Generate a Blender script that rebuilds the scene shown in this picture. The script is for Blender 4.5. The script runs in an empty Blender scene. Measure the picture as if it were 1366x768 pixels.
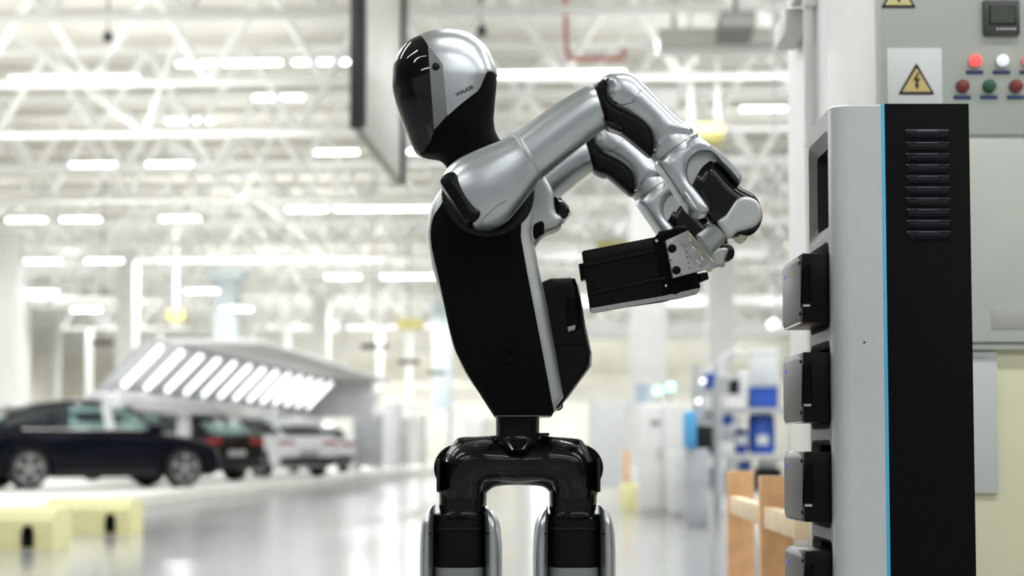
import bpy, bmesh, math, random
import numpy as np
from mathutils import Vector, Matrix
from mathutils.geometry import delaunay_2d_cdt
from mathutils.bvhtree import BVHTree

random.seed(7)
sc = bpy.context.scene
COL = sc.collection
PI = math.pi

# ------------------------------------------------------------------ camera
FPX, CAMH = 2300.0, 0.93
TILT = math.radians(3.43)
cam_d = bpy.data.cameras.new('camera')
cam = bpy.data.objects.new('camera', cam_d)
COL.objects.link(cam)
cam.location = (0, 0, CAMH)
cam.rotation_euler = (PI / 2 + TILT, 0, 0)
cam_d.sensor_width = 36
cam_d.sensor_fit = 'HORIZONTAL'
cam_d.lens = FPX / 1366 * 36
cam_d.shift_y = 78 / 1366
cam_d.clip_start = .05
cam_d.clip_end = 400
cam_d.dof.use_dof = True
cam_d.dof.focus_distance = 3.3
cam_d.dof.aperture_fstop = 3.1
sc.camera = cam

# ------------------------------------------------------------------ world, lamps, exposure
w = bpy.data.worlds.new('world')
sc.world = w
w.use_nodes = True
w.node_tree.nodes['Background'].inputs[0].default_value = (.94, .97, 1, 1)
w.node_tree.nodes['Background'].inputs[1].default_value = .3
sc.view_settings.view_transform = 'Standard'
sc.view_settings.look = 'None'
sc.view_settings.gamma = 1
sc.view_settings.exposure = 0.22
sc.cycles.use_denoising = True
sc.cycles.max_bounces = 7
sc.cycles.diffuse_bounces = 4
sc.cycles.glossy_bounces = 4
sc.cycles.sample_clamp_indirect = 6


def area(name, loc, sx, sy, power, rot=(0, 0, 0), color=(.97, .98, 1)):
    d = bpy.data.lights.new(name, 'AREA')
    d.shape = 'RECTANGLE'
    d.size, d.size_y, d.energy, d.color = sx, sy, power, color
    o = bpy.data.objects.new(name, d)
    COL.objects.link(o)
    o.location = loc
    o.rotation_euler = rot
    return o


# rows of hall luminaires above and behind the camera; down the nave, added lights without fittings
for vy in (-14, -6, 1, 8, 14, 19.5):
    for ux in (-9, 3.5, 12):
        area('luminaire_row', (ux, vy, 8.5), 8.0, .5, 300)
for vy in (24.5, 32, 40, 52, 68, 86, 106, 126, 142):
    for ux in (-30, -21, -13, -6, 2, 10, 19):
        d = bpy.data.lights.new('added_nave_spot', 'SPOT')  # unseen zero-size spots on a free grid, added to light the nave
        d.energy = (330 if vy < 60 else 900) * 1.25
        d.spot_size, d.spot_blend, d.shadow_soft_size = math.radians(176), .3, 0
        d.color = (.97, .98, 1)
        o = bpy.data.objects.new('added_nave_spot', d)
        COL.objects.link(o)
        o.location = (ux, vy, 8.45)
    for ux in (-26, -10, 6, 18):
        area('added_roof_uplight', (ux, vy + 2, 7.2), 9.0, 1.2, 255 if vy < 60 else 420, (PI, 0, 0))  # upward panels with no fitting, added to brighten trusses and deck

# ------------------------------------------------------------------ materials
MATS = {}


def mat(name, col, rough=.5, metal=0., noise=0., nscale=8., bump=0., emit=None, estr=0., coat=0., spec=.5, rnoise=0.):
    if name in MATS:
        return MATS[name]
    m = bpy.data.materials.new(name)
    m.use_nodes = True
    nt = m.node_tree
    b = nt.nodes['Principled BSDF']
    b.inputs['Base Color'].default_value = (*col, 1)
    b.inputs['Roughness'].default_value = rough
    b.inputs['Metallic'].default_value = metal
    b.inputs['Coat Weight'].default_value = coat
    b.inputs['Coat Roughness'].default_value = .06
    b.inputs['Specular IOR Level'].default_value = spec
    if noise or bump or rnoise:
        tc = nt.nodes.new('ShaderNodeTexCoord')
        nz = nt.nodes.new('ShaderNodeTexNoise')
        nz.inputs['Scale'].default_value = nscale
        nz.inputs['Detail'].default_value = 5
        nt.links.new(tc.outputs['Object'], nz.inputs['Vector'])
        if noise:
            rp = nt.nodes.new('ShaderNodeValToRGB')
            rp.color_ramp.elements[0].position = .3
            rp.color_ramp.elements[1].position = .7
            rp.color_ramp.elements[0].color = (*[c * (1 - noise) for c in col], 1)
            rp.color_ramp.elements[1].color = (*[min(1, c * (1 + noise)) for c in col], 1)
            nt.links.new(nz.outputs['Fac'], rp.inputs['Fac'])
            nt.links.new(rp.outputs['Color'], b.inputs['Base Color'])
        if rnoise:
            mr = nt.nodes.new('ShaderNodeMapRange')
            mr.inputs['To Min'].default_value = max(0, rough - rnoise)
            mr.inputs['To Max'].default_value = min(1, rough + rnoise)
            nt.links.new(nz.outputs['Fac'], mr.inputs['Value'])
            nt.links.new(mr.outputs['Result'], b.inputs['Roughness'])
        if bump:
            bp = nt.nodes.new('ShaderNodeBump')
            bp.inputs['Strength'].default_value = bump
            bp.inputs['Distance'].default_value = .004
            nt.links.new(nz.outputs['Fac'], bp.inputs['Height'])
            nt.links.new(bp.outputs['Normal'], b.inputs['Normal'])
    if emit:
        b.inputs['Emission Color'].default_value = (*emit, 1)
        b.inputs['Emission Strength'].default_value = estr
    MATS[name] = m
    return m


SILVER = mat('silver_paint', (.54, .575, .59), .31, .9, noise=.03, nscale=40)
SILVER2 = mat('satin_silver_paint', (.48, .505, .49), .40, .7, noise=.03, nscale=40)
GREYBAND = mat('grey_trim', (.20, .215, .21), .45, .2, noise=.03, nscale=30)
BLACKM = mat('matte_black', (.0035, .0035, .004), .6, 0, noise=.2, nscale=60, spec=.06)
BLACKS = mat('satin_black', (.004, .004, .0045), .34, 0, noise=.2, nscale=60, spec=.14)
BLACKG = mat('gloss_black', (.003, .003, .0035), .16, 0, noise=.2, nscale=30, spec=.35)
VISOR = mat('visor_glass', (.002, .002, .0025), .03, 0, noise=.1, nscale=30, spec=.5)
DARKG = mat('dark_grey', (.012, .012, .013), .5, 0, noise=.1, nscale=50, spec=.2)
ALU = mat('machined_aluminium', (.62, .64, .62), .34, .75, noise=.05, nscale=60)
BRASS = mat('pale_brass', (.72, .66, .48), .3, .8, noise=.05, nscale=60)
CHROME = mat('chrome', (.8, .8, .8), .15, 1, noise=.03, nscale=60)
CABSILVER = mat('cabinet_silver', (.56, .59, .59), .40, .25, noise=.02, nscale=30)
CABGREY = mat('cabinet_grey_plastic', (.20, .205, .195), .45, 0, noise=.04, nscale=60)
CABDARK = mat('cabinet_recess', (.03, .03, .03), .42, 0, noise=.1, nscale=60)
CABBLACK = mat('cabinet_black', (.0045, .0045, .005), .55, 0, noise=.15, nscale=80, spec=.06)
BLUE = mat('blue_strip', (.05, .42, .62), .4, 0, noise=.04, nscale=30, emit=(.05, .5, .75), estr=.04)
LOUV = mat('louvre_highlight', (.13, .12, .16), .3, .4, noise=.05, nscale=60)  # lighter tone carries the highlight along the louvre lips
LOUVD = mat('louvre_dark', (.008, .007, .011), .4, 0, noise=.05, nscale=60, spec=.15)
MODFACE = mat('module_face', (.05, .05, .048), .42, .1, noise=.05, nscale=60)
PANEL = mat('control_panel_paint', (.50, .55, .485), .45, 0, noise=.03, nscale=6, bump=.05)
PANELW = mat('control_panel_side', (.66, .69, .64), .45, 0, noise=.03, nscale=6)
CREAM = mat('cream_paint', (.72, .71, .49), .5, 0, noise=.04, nscale=5)
PAPER = mat('paper', (.74, .77, .75), .6, 0, noise=.02, nscale=20)
WHITE = mat('white_paint', (.80, .80, .78), .5, 0, noise=.04, nscale=3)
WHITE2 = mat('steel_white', (.86, .86, .84), .45, 0, noise=.04, nscale=2)
DECK = mat('roof_deck', (.66, .65, .585), .7, 0, noise=.12, nscale=.35)
WALLM = mat('wall_paint', (.76, .75, .67), .7, 0, noise=.12, nscale=.3)
LAMPM = mat('lamp_glow', (.9, .9, .9), .5, 0, emit=(.96, .98, 1), estr=7)
TUNL = mat('tunnel_lamp_glow', (.9, .9, .9), .5, 0, emit=(.96, .98, 1), estr=1.9)
TUNP = mat('tunnel_panel', (.62, .63, .64), .6, 0, noise=.05)
LAMPF = mat('lamp_housing', (.75, .75, .75), .5, 0, noise=.05)
YELLOW = mat('yellow_barrier', (.80, .77, .40), .5, 0, noise=.05, nscale=9)
WOOD = mat('raw_wood', (.84, .49, .24), .6, 0, noise=.14, nscale=14)
WOODL = mat('pale_wood', (.90, .70, .46), .6, 0, noise=.12, nscale=14)
CARB = mat('car_black_paint', (.003, .004, .009), .12, 0, noise=.1, nscale=5, spec=.14)
CARD = mat('car_brown_paint', (.014, .010, .009), .16, 0, noise=.1, nscale=5, spec=.14)
CARW = mat('car_white_paint', (.82, .84, .86), .18, 0, noise=.02, nscale=5, coat=1)
GLASS = mat('car_glass', (.02, .03, .035), .04, 0, noise=.1, nscale=3, coat=1)
GLASSC = mat('car_window_glass', (.22, .36, .33), .06, 0, noise=.35, nscale=2.5, coat=1)
RUBBER = mat('tyre_rubber', (.012, .012, .012), .7, 0, noise=.1, nscale=30)
RIM = mat('alloy_rim', (.32, .32, .31), .35, .6, noise=.1, nscale=20)
TAIL = mat('tail_lamp', (.35, .02, .02), .2, 0, noise=.1, nscale=20)
BLUEBIN = mat('blue_plastic', (.02, .09, .45), .4, 0, noise=.1, nscale=6)
CYAN = mat('light_blue_plastic', (.08, .36, .68), .4, 0, noise=.1, nscale=6)
STEEL = mat('rack_steel', (.50, .52, .53), .4, .4, noise=.1, nscale=4)
GREYBOX = mat('grey_box', (.36, .37, .37), .5, 0, noise=.1, nscale=4)
REDP = mat('red_pipe', (.50, .12, .08), .5, 0, noise=.1, nscale=4)
OLIVE = mat('yellow_crane_paint', (.60, .55, .20), .5, 0, noise=.1, nscale=2)
DARKS = mat('dark_screen', (.03, .03, .03), .3, 0, noise=.1, nscale=5)
BOARD = mat('display_back', (.36, .36, .32), .5, .2, noise=.1, nscale=2)
SIGNY = mat('sign_yellow', (.66, .50, .20), .5, 0, noise=.03, nscale=30)
SIGNY2 = mat('sign_bright_yellow', (.72, .66, .30), .5, 0, noise=.03, nscale=30)
INK = mat('ink', (.012, .01, .008), .5, 0, noise=.1, nscale=30)
REDL = mat('red_lamp_lit', (.9, .05, .05), .3, 0, emit=(1, .12, .12), estr=.75)
WHITEL = mat('white_lamp_lit', (.85, .88, .95), .3, 0, emit=(.85, .9, 1), estr=.35)
REDB = mat('red_button', (.22, .03, .03), .3, 0, noise=.1, nscale=40)
GREENB = mat('green_button', (.03, .11, .06), .3, 0, noise=.1, nscale=40)
NAVY = mat('nameplate_blue', (.03, .06, .17), .4, 0, noise=.1, nscale=40)
LCD = mat('lcd', (.06, .075, .055), .2, 0, noise=.1, nscale=20)
METER = mat('meter_case', (.06, .06, .06), .4, 0, noise=.1, nscale=40)
GREENL = mat('green_lamp_lit', (.1, .8, .5), .3, 0, emit=(.25, 1, .6), estr=5)
BLUEL = mat('blue_mark', (.05, .06, .5), .3, 0, emit=(.1, .1, 1), estr=.35)


def floor_material():
    m = bpy.data.materials.new('grey_epoxy_floor')
    m.use_nodes = True
    nt = m.node_tree
    b = nt.nodes['Principled BSDF']
    tc = nt.nodes.new('ShaderNodeTexCoord')
    n1 = nt.nodes.new('ShaderNodeTexNoise')
    n1.inputs['Scale'].default_value = .35
    n1.inputs['Detail'].default_value = 6
    nt.links.new(tc.outputs['Object'], n1.inputs['Vector'])
    rp = nt.nodes.new('ShaderNodeValToRGB')
    rp.color_ramp.elements[0].color = (.25, .255, .25, 1)
    rp.color_ramp.elements[1].color = (.33, .335, .32, 1)
    nt.links.new(n1.outputs['Fac'], rp.inputs['Fac'])
    nt.links.new(rp.outputs['Color'], b.inputs['Base Color'])
    mr = nt.nodes.new('ShaderNodeMapRange')
    mr.inputs['To Min'].default_value = .1
    mr.inputs['To Max'].default_value = .2
    nt.links.new(n1.outputs['Fac'], mr.inputs['Value'])
    nt.links.new(mr.outputs['Result'], b.inputs['Roughness'])
    n2 = nt.nodes.new('ShaderNodeTexNoise')
    n2.inputs['Scale'].default_value = 3
    nt.links.new(tc.outputs['Object'], n2.inputs['Vector'])
    bp = nt.nodes.new('ShaderNodeBump')
    bp.inputs['Strength'].default_value = .06
    bp.inputs['Distance'].default_value = .01
    nt.links.new(n2.outputs['Fac'], bp.inputs['Height'])
    nt.links.new(bp.outputs['Normal'], b.inputs['Normal'])
    return m


FLOORM = floor_material()

# ------------------------------------------------------------------ helpers
ORG = {}
CT, ST = math.cos(TILT), math.sin(TILT)


def q(px, py, Y):
    """metres (x, z) of a photo point on the upright plane at distance Y"""
    xc, yc = (px - 683) / FPX, (462 - py) / FPX
    dy, dz = CT - yc * ST, ST + yc * CT
    return (xc / dy * Y, CAMH + dz / dy * Y)


def q3(px, py, Y):
    x, z = q(px, py, Y)
    return Vector((x, Y, z))


def thing(name, label, cat, loc=(0, 0, 0), rotz=0, group=None, local=False):
    o = bpy.data.objects.new(name, None)
    COL.objects.link(o)
    o.empty_display_size = .05
    o.location = loc
    o.rotation_euler = (0, 0, rotz)
    o['label'] = label
    o['category'] = cat
    if group:
        o['group'] = group
    ORG[o.name] = Vector((0, 0, 0)) if local else Vector(loc)
    return o


def tag(o, label, cat, group=None):
    o['label'] = label
    o['category'] = cat
    if group:
        o['group'] = group
    return o


def struct(o):
    o['kind'] = 'structure'
    return o


def smooth(me, ang=40):
    for p in me.polygons:
        p.use_smooth = True
    bm = bmesh.new()
    bm.from_mesh(me)
    lim = math.radians(ang)
    for e in bm.edges:
        if len(e.link_faces) == 2 and e.calc_face_angle(0) > lim:
            e.smooth = False
    bm.to_mesh(me)
    bm.free()


def obj(name, geo, m, parent=None, ang=40, fix=True):
    V, F = geo
    org = ORG[parent.name] if parent else Vector((0, 0, 0))
    me = bpy.data.meshes.new(name)
    me.from_pydata([tuple(Vector(v) - org) for v in V], [], F)
    bm = bmesh.new()
    bm.from_mesh(me)
    if fix:
        bmesh.ops.recalc_face_normals(bm, faces=bm.faces)
    bm.to_mesh(me)
    bm.free()
    if ang:
        smooth(me, ang)
    me.materials.append(m)
    o = bpy.data.objects.new(name, me)
    COL.objects.link(o)
    if parent:
        o.parent = parent
        ORG[o.name] = org
    else:
        ORG[o.name] = Vector((0, 0, 0))
    return o


def skin_obj(name, geo, body, m, parent):
    """a thin fitted shell shaded with the body's own normals"""
    nv, body.nv = body.nv, []
    V, F = geo
    org = ORG[parent.name]
    F2 = []
    for f in F:
        a, b, c = Vector(V[f[0]]), Vector(V[f[1]]), Vector(V[f[2]])
        n = (b - a).cross(c - a)
        if len(f) > 3:
            n += (c - a).cross(Vector(V[f[3]]) - a)
        F2.append(f if n.dot(nv[f[0]] + nv[f[2]]) >= 0 else tuple(reversed(f)))
    me = bpy.data.meshes.new(name)
    me.from_pydata([tuple(Vector(v) - org) for v in V], [], F2)
    me.polygons.foreach_set('use_smooth', [True] * len(me.polygons))
    me.normals_split_custom_set_from_vertices([tuple(n) for n in nv])
    me.materials.append(m)
    o = bpy.data.objects.new(name, me)
    COL.objects.link(o)
    o.parent = parent
    ORG[o.name] = org
    return o


def free(name, geo, m, base, ang=40):
    """a one-mesh top-level thing whose origin sits at its base point"""
    V, F = geo
    b = Vector(base)
    o = obj(name, ([Vector(v) - b for v in V], F), m, None, ang)
    o.location = b
    return o


def join(*gs):
    V, F = [], []
    for v, f in gs:
        n = len(V)
        V += [Vector(p) for p in v]
        F += [tuple(i + n for i in t) for t in f]
    return V, F


def move(g, d=(0, 0, 0), M=None):
    d = Vector(d)
    return [((M @ Vector(v)) if M else Vector(v)) + d for v in g[0]], g[1]


def bmgeo(bm):
    bm.verts.index_update()
    V = [v.co.copy() for v in bm.verts]
    F = [tuple(v.index for v in f.verts) for f in bm.faces]
    bm.free()
    return V, F


def box(x0, x1, y0, y1, z0, z1, bev=0., seg=2):
    bm = bmesh.new()
    bmesh.ops.create_cube(bm, size=1)
    for v in bm.verts:
        v.co = Vector(((x0 + x1) / 2 + v.co.x * (x1 - x0), (y0 + y1) / 2 + v.co.y * (y1 - y0), (z0 + z1) / 2 + v.co.z * (z1 - z0)))
    if bev:
        bmesh.ops.bevel(bm, geom=list(bm.edges), offset=bev, segments=seg, affect='EDGES', profile=.5)
    return bmgeo(bm)


def loft(rings, caps=(True, True)):
    n = len(rings[0])
    V = [Vector(p) for r in rings for p in r]
    F = []
    for i in range(len(rings) - 1):
        for j in range(n):
            k = (j + 1) % n
            F.append((i * n + j, i * n + k, (i + 1) * n + k, (i + 1) * n + j))
    if caps[0]:
        F.append(tuple(range(n - 1, -1, -1)))
    if caps[1]:
        F.append(tuple(range((len(rings) - 1) * n, len(rings) * n)))
    return V, F


def tube(p0, p1, r0, r1=None, n=10, caps=True):
    p0, p1 = Vector(p0), Vector(p1)
    r1 = r0 if r1 is None else r1
    d = (p1 - p0).normalized()
    a = d.orthogonal().normalized()
    b = d.cross(a)
    R = []
    for p, r in ((p0, r0), (p1, r1)):
        R.append([p + a * r * math.cos(2 * PI * k / n) + b * r * math.sin(2 * PI * k / n) for k in range(n)])
    return loft(R, (caps, caps))


def disc(c, axis, r, h, n=24, bev=0.):
    c, axis = Vector(c), Vector(axis).normalized()
    a = axis.orthogonal().normalized()
    b = axis.cross(a)
    prof = [(r, 0), (r, h)] if not bev else [(r, 0), (r, h - bev), (r - bev * .3, h - bev * .3), (r - bev, h)]
    return loft([[c + axis * hh + (a * math.cos(2 * PI * k / n) + b * math.sin(2 * PI * k / n)) * rr for k in range(n)] for rr, hh in prof])


def cr_closed(P, per=6, corners=()):
    P = [Vector((p[0], p[1])) for p in P]
    n = len(P)
    out = []
    for i in range(n):
        p0, p1, p2, p3 = P[i - 1], P[i], P[(i + 1) % n], P[(i + 2) % n]
        if i in corners:
            p0 = p1 - (p2 - p1)
        if (i + 1) % n in corners:
            p3 = p2 + (p2 - p1)
        for k in range(per):
            t = k / per
            out.append(.5 * ((2 * p1) + (p2 - p0) * t + (2 * p0 - 5 * p1 + 4 * p2 - p3) * t * t + (3 * p1 - p0 - 3 * p2 + p3) * t ** 3))
    return out


def cr_open(A, m):
    """Catmull-Rom resample of an (n, k) array to m rows per span"""
    A = np.array(A, float)
    out = []
    n = len(A)
    for i in range(n - 1):
        p0, p1, p2, p3 = A[max(i - 1, 0)], A[i], A[i + 1], A[min(i + 2, n - 1)]
        if i == 0:
            p0 = 2 * p1 - p2
        if i + 2 >= n:
            p3 = 2 * p2 - p1
        for k in range(m):
            t = k / m
            out.append(.5 * (2 * p1 + (p2 - p0) * t + (2 * p0 - 5 * p1 + 4 * p2 - p3) * t * t + (3 * p1 - p0 - 3 * p2 + p3) * t ** 3))
    out.append(A[-1])
    return np.array(out)


def inside(pt, poly):
    x, y = pt
    c = False
    n = len(poly)
    j = n - 1
    for i in range(n):
        xi, yi, xj, yj = poly[i][0], poly[i][1], poly[j][0], poly[j][1]
        if (yi > y) != (yj > y) and x < (xj - xi) * (y - yi) / (yj - yi) + xi:
            c = not c
        j = i
    return c


def inside_np(P, B):
    c = np.zeros(len(P), bool)
    x, y = P[:, 0], P[:, 1]
    n = len(B)
    j = n - 1
    for i in range(n):
        xi, yi, xj, yj = B[i, 0], B[i, 1], B[j, 0], B[j, 1]
        if yi != yj:
            c ^= ((yi > y) != (yj > y)) & (x < (xj - xi) * (y - yi) / (yj - yi) + xi)
        j = i
    return c


def dist_np(P, B):
    A = B
    C = np.roll(B, -1, axis=0)
    d = C - A
    L = (d ** 2).sum(1) + 1e-18
    t = ((P[:, None, :] - A[None]) * d[None]).sum(2) / L[None]
    t = np.clip(t, 0, 1)
    nn = A[None] + t[..., None] * d[None]
    return np.sqrt(((P[:, None, :] - nn) ** 2).sum(2)).min(1)


def flat_tri(loops, pts=()):
    """triangulate nested 2D loops (even-odd) with extra inner points"""
    V, E = [], []
    for lp in loops:
        n = len(V)
        V += [Vector((p[0], p[1])) for p in lp]
        E += [(n + i, n + (i + 1) % len(lp)) for i in range(len(lp))]
    V += [Vector((p[0], p[1])) for p in pts]
    r = delaunay_2d_cdt(V, E, [], 0, 1e-7)
    ov, of = [v.copy() for v in r[0]], r[2]
    F = []
    for f in of:
        c = sum((ov[i] for i in f), Vector((0, 0))) / len(f)
        s = sum(inside(c, lp) for lp in loops)
        if s % 2:
            F.append(tuple(f))
    return ov, F, r[3]


def pillow(outline, Yc, H, R, edge=0., step=None, layers=4, to3=None):
    """cushion-shaped solid from a closed outline in (x, z): thickness H each way, rounded over R, vertical edge of +-edge"""
    B = np.array([(p[0], p[1]) for p in outline])
    # drop near-duplicate points
    keep = [0]
    for i in range(1, len(B)):
        if np.linalg.norm(B[i] - B[keep[-1]]) > 1e-5:
            keep.append(i)
    if np.linalg.norm(B[keep[-1]] - B[0]) < 1e-5:
        keep.pop()
    B = B[keep]
    mn, mx = B.min(0), B.max(0)
    step = step or max(mx - mn) / 22
    pts = []
    ds = [R * (1 - math.cos(a * PI / 2 / layers)) for a in range(1, layers + 1)]
    nrm = np.roll(B, -1, 0) - np.roll(B, 1, 0)
    nrm = np.stack([-nrm[:, 1], nrm[:, 0]], 1)
    nrm /= np.linalg.norm(nrm, axis=1)[:, None] + 1e-12
    for d in ds:
        for s in (1, -1):
            c = B + nrm * d * s
            ok = inside_np(c, B)
            c = c[ok]
            if len(c):
                dd = dist_np(c, B)
                c = c[np.abs(dd - d) < d * .08 + 1e-6]
                last = None
                for p in c:
                    if last is None or np.linalg.norm(p - last) > min(step * .35, max(d, step * .1)):
                        pts.append(p)
                        last = p
    gx = np.arange(mn[0] + step / 2, mx[0], step)
    gz = np.arange(mn[1] + step / 2, mx[1], step)
    G = np.array([(x, z) for x in gx for z in gz]) if len(gx) and len(gz) else np.zeros((0, 2))
    if len(G):
        G = G[inside_np(G, B)]
        if len(G):
            G = G[dist_np(G, B) > R + step * .3]
            pts += list(G)
    V2, F, _ = flat_tri([B], pts)
    P = np.array([(v.x, v.y) for v in V2])
    d = dist_np(P, B)
    t = np.clip(d / R, 0, 1)
    h = edge + (H - edge) * np.sqrt(np.clip(1 - (1 - t) ** 2, 0, 1))
    bnd = d < 1e-6
    n = len(P)
    front = [Vector((P[i, 0], Yc - h[i], P[i, 1])) for i in range(n)]
    V = list(front)
    idx = {}
    for i in range(n):
        if bnd[i] and edge == 0:
            idx[i] = i
        else:
            idx[i] = len(V)
            V.append(Vector((P[i, 0], Yc + h[i], P[i, 1])))
    FF = []
    cnt = {}
    for f in F:
        FF.append(f)
        FF.append(tuple(idx[i] for i in reversed(f)))
        for a, b in zip(f, f[1:] + f[:1]):
            cnt[(a, b)] = cnt.get((a, b), 0) + 1
    if edge:
        for (a, b) in cnt:
            if (b, a) not in cnt:
                FF.append((b, a, idx[a], idx[b]))
    if to3:
        V = [to3(v) for v in V]
    return V, FF


def qpoly(P, Y, per=5, corners=(), sm=True):
    pts = cr_closed(P, per, corners) if sm else [Vector(p) for p in P]
    return [q(p[0], p[1], Y) for p in pts]


def se(c, e):
    return math.copysign(abs(c) ** (2 / e), c)


def limb(sections, Yc, n=28, e=2., m=6, dome=(0, 0), sm=True):
    """tube whose silhouette runs through pixel pairs (top, bottom) on the plane Yc; third entry: half depth in metres, optional fourth: Yc"""
    rows = []
    for s in sections:
        y = s[3] if len(s) > 3 else Yc
        a, b = q(*s[0], y), q(*s[1], y)
        rows.append([a[0], a[1], b[0], b[1], s[2], y])
    A = cr_open(rows, m) if sm and len(rows) > 2 else np.array(rows)
    R = []
    for r in A:
        c = Vector(((r[0] + r[2]) / 2, 0, (r[1] + r[3]) / 2))
        ax = Vector(((r[0] - r[2]) / 2, 0, (r[1] - r[3]) / 2))
        R.append((c, ax, r[4], r[5]))

    def ring(c, ax, hy, y, s=1.):
        return [c + ax * s * se(math.cos(2 * PI * k / n), e) + Vector((0, y - hy * s * se(math.sin(2 * PI * k / n), e), 0)) for k in range(n)]
    rings = [ring(*r) for r in R]
    if dome[0]:
        d = (R[0][0] - R[1][0]).normalized()
        pre = [ring(R[0][0] + d * dome[0] * math.sin(t), R[0][1], R[0][2], R[0][3], max(math.cos(t), .04)) for t in (PI / 2, 1.35, 1.1, .8, .5, .25)]
        rings = pre + rings
    if dome[1]:
        d = (R[-1][0] - R[-2][0]).normalized()
        rings += [ring(R[-1][0] + d * dome[1] * math.sin(t), R[-1][1], R[-1][2], R[-1][3], max(math.cos(t), .04)) for t in (.25, .5, .8, 1.1, 1.35, PI / 2)]
    return loft(rings)


class RowBody:
    """solid of horizontal slices: rows of (photo y, x left, x right, half depth)"""

    def __init__(self, rows, Yc, e=2.3):
        self.Yc, self.e = Yc, e
        A = cr_open(rows, 8)
        self.y, self.l, self.r, self.h = A[:, 0], A[:, 1], A[:, 2], A[:, 3]

    def at(self, y):
        return (np.interp(y, self.y, self.l), np.interp(y, self.y, self.r), np.interp(y, self.y, self.h))

    def ang(self, y, x):
        l, r, _ = self.at(y)
        t = (x - (l + r) / 2) / ((r - l) / 2)
        t = max(-1, min(1, t))
        return math.acos(math.copysign(abs(t) ** (self.e / 2), t))

    def pt(self, y, a, off=0.):
        l, r, h = self.at(y)
        xl, z = q(l, y, self.Yc)
        xr, _ = q(r, y, self.Yc)
        hw = (xr - xl) / 2 + off
        return Vector(((xl + xr) / 2 + hw * se(math.cos(a), self.e), self.Yc - (h + off) * se(math.sin(a), self.e), z))

    def geo(self, n=64):
        return loft([[self.pt(y, 2 * PI * k / n) for k in range(n)] for y in self.y])

    def normal(self, y, a):
        da, dy = .01, .15
        t = self.pt(y, a + da) - self.pt(y, a - da)
        u = self.pt(min(y + dy, self.y[-1]), a) - self.pt(max(y - dy, self.y[0]), a)
        n = t.cross(u)
        c = Vector((sum(self.pt(y, k * PI / 2).x for k in range(4)) / 4, self.Yc, self.pt(y, 0).z))
        if n.length < 1e-12:
            return Vector((0, 0, 1))
        n.normalize()
        p = self.pt(y, a)
        return n if n.dot(p - c) >= 0 else -n

    def skin(self, ys, fa, fb, off=.002, m=24, dip=.003, lift=0.):
        V, F = [], []
        self.nv = nv = getattr(self, 'nv', [])
        N = len(ys)
        for y in ys:
            a, b = fa(y), fb(y)
            for k in range(m + 1):
                p = self.pt(y, a + (b - a) * k / m, off)
                p.z += lift
                V.append(p)
                nv.append(self.normal(y, a + (b - a) * k / m))
        W = m + 1
        for i in range(N - 1):
            for k in range(m):
                F.append((i * W + k, i * W + k + 1, (i + 1) * W + k + 1, (i + 1) * W + k))
        # skirt so the shell has an edge
        loop = [k for k in range(W)] + [i * W + m for i in range(1, N)] + [(N - 1) * W + k for k in range(m - 1, -1, -1)] + [i * W for i in range(N - 2, 0, -1)]
        base = len(V)
        for j in loop:
            y = ys[j // W]
            a, b = fa(y), fb(y)
            p = self.pt(y, a + (b - a) * (j % W) / m, off - dip)
            V.append(p)
            nv.append(self.normal(y, a + (b - a) * (j % W) / m))
        L = len(loop)
        for k in range(L):
            F.append((loop[k], loop[(k + 1) % L], base + (k + 1) % L, base + k))
        return V, F


def lin(pts):
    """piecewise-linear x(y)"""
    ys = [p[1] for p in pts]
    xs = [p[0] for p in pts]
    return lambda y: float(np.interp(y, ys, xs))


def text_geo(s, size, M, project=None):
    c = bpy.data.curves.new('text', 'FONT')
    c.body = s
    c.size = size
    c.offset = size * .04
    c.align_x = 'CENTER'
    c.align_y = 'CENTER'
    o = bpy.data.objects.new('text', c)
    COL.objects.link(o)
    dg = bpy.context.evaluated_depsgraph_get()
    me = o.evaluated_get(dg).to_mesh()
    V = [M @ v.co for v in me.vertices]
    F = [tuple(p.vertices) for p in me.polygons]
    o.evaluated_get(dg).to_mesh_clear()
    bpy.data.objects.remove(o)
    bpy.data.curves.remove(c)
    if project:
        V = [project(v) for v in V]
    return V, F


def copy_tree(o, parent=None):
    c = o.copy()
    COL.objects.link(c)
    ORG[c.name] = ORG.get(o.name, Vector())
    if parent:
        c.parent = parent
    for ch in list(o.children):
        copy_tree(ch, c)
    return c


# ================================================================== the hall
HA = math.radians(3.28)
CA, SA = math.cos(HA), math.sin(HA)


def H(u, v, z=0.):
    """hall axes (across, along, up) to world"""
    return Vector((u * CA + v * SA, v * CA - u * SA, z))


def hu(px, v):
    return (px - 815) / FPX * v


def hz(py, v):
    return CAMH + (600 - py) / FPX * v


HM = Matrix.Rotation(-HA, 4, 'Z')


def hbox(u0, u1, v0, v1, z0, z1, bev=0.):
    return move(box(u0, u1, v0, v1, z0, z1, bev), M=HM)


ZB, ZTOP, ZR = 8.7, 10.75, 11.7
floor = struct(obj('floor', hbox(-48, 36, -34, 150, -.2, 0), FLOORM, ang=0))
ceiling = struct(obj('ceiling', hbox(-48, 36, -34, 150, ZR, ZR + .3), DECK, ang=0))
struct(obj('wall_left', hbox(-48.3, -48, -34, 150, 0, ZR), WALLM, ang=0))
struct(obj('wall_right', hbox(36, 36.3, -34, 150, 0, ZR), WALLM, ang=0))
struct(obj('wall_back', hbox(-48, 36, 150, 150.3, 0, ZR), WALLM, ang=0))
# corrugation ribs under the roof deck, joined: too many and too far to pick apart
ribs = obj('roof_purlins', join(*[hbox(-48, 36, v, v + .18, ZR - .25, ZR) for v in range(20, 150, 3)]), DECK, ang=0)
ribs['kind'] = 'structure'

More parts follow.
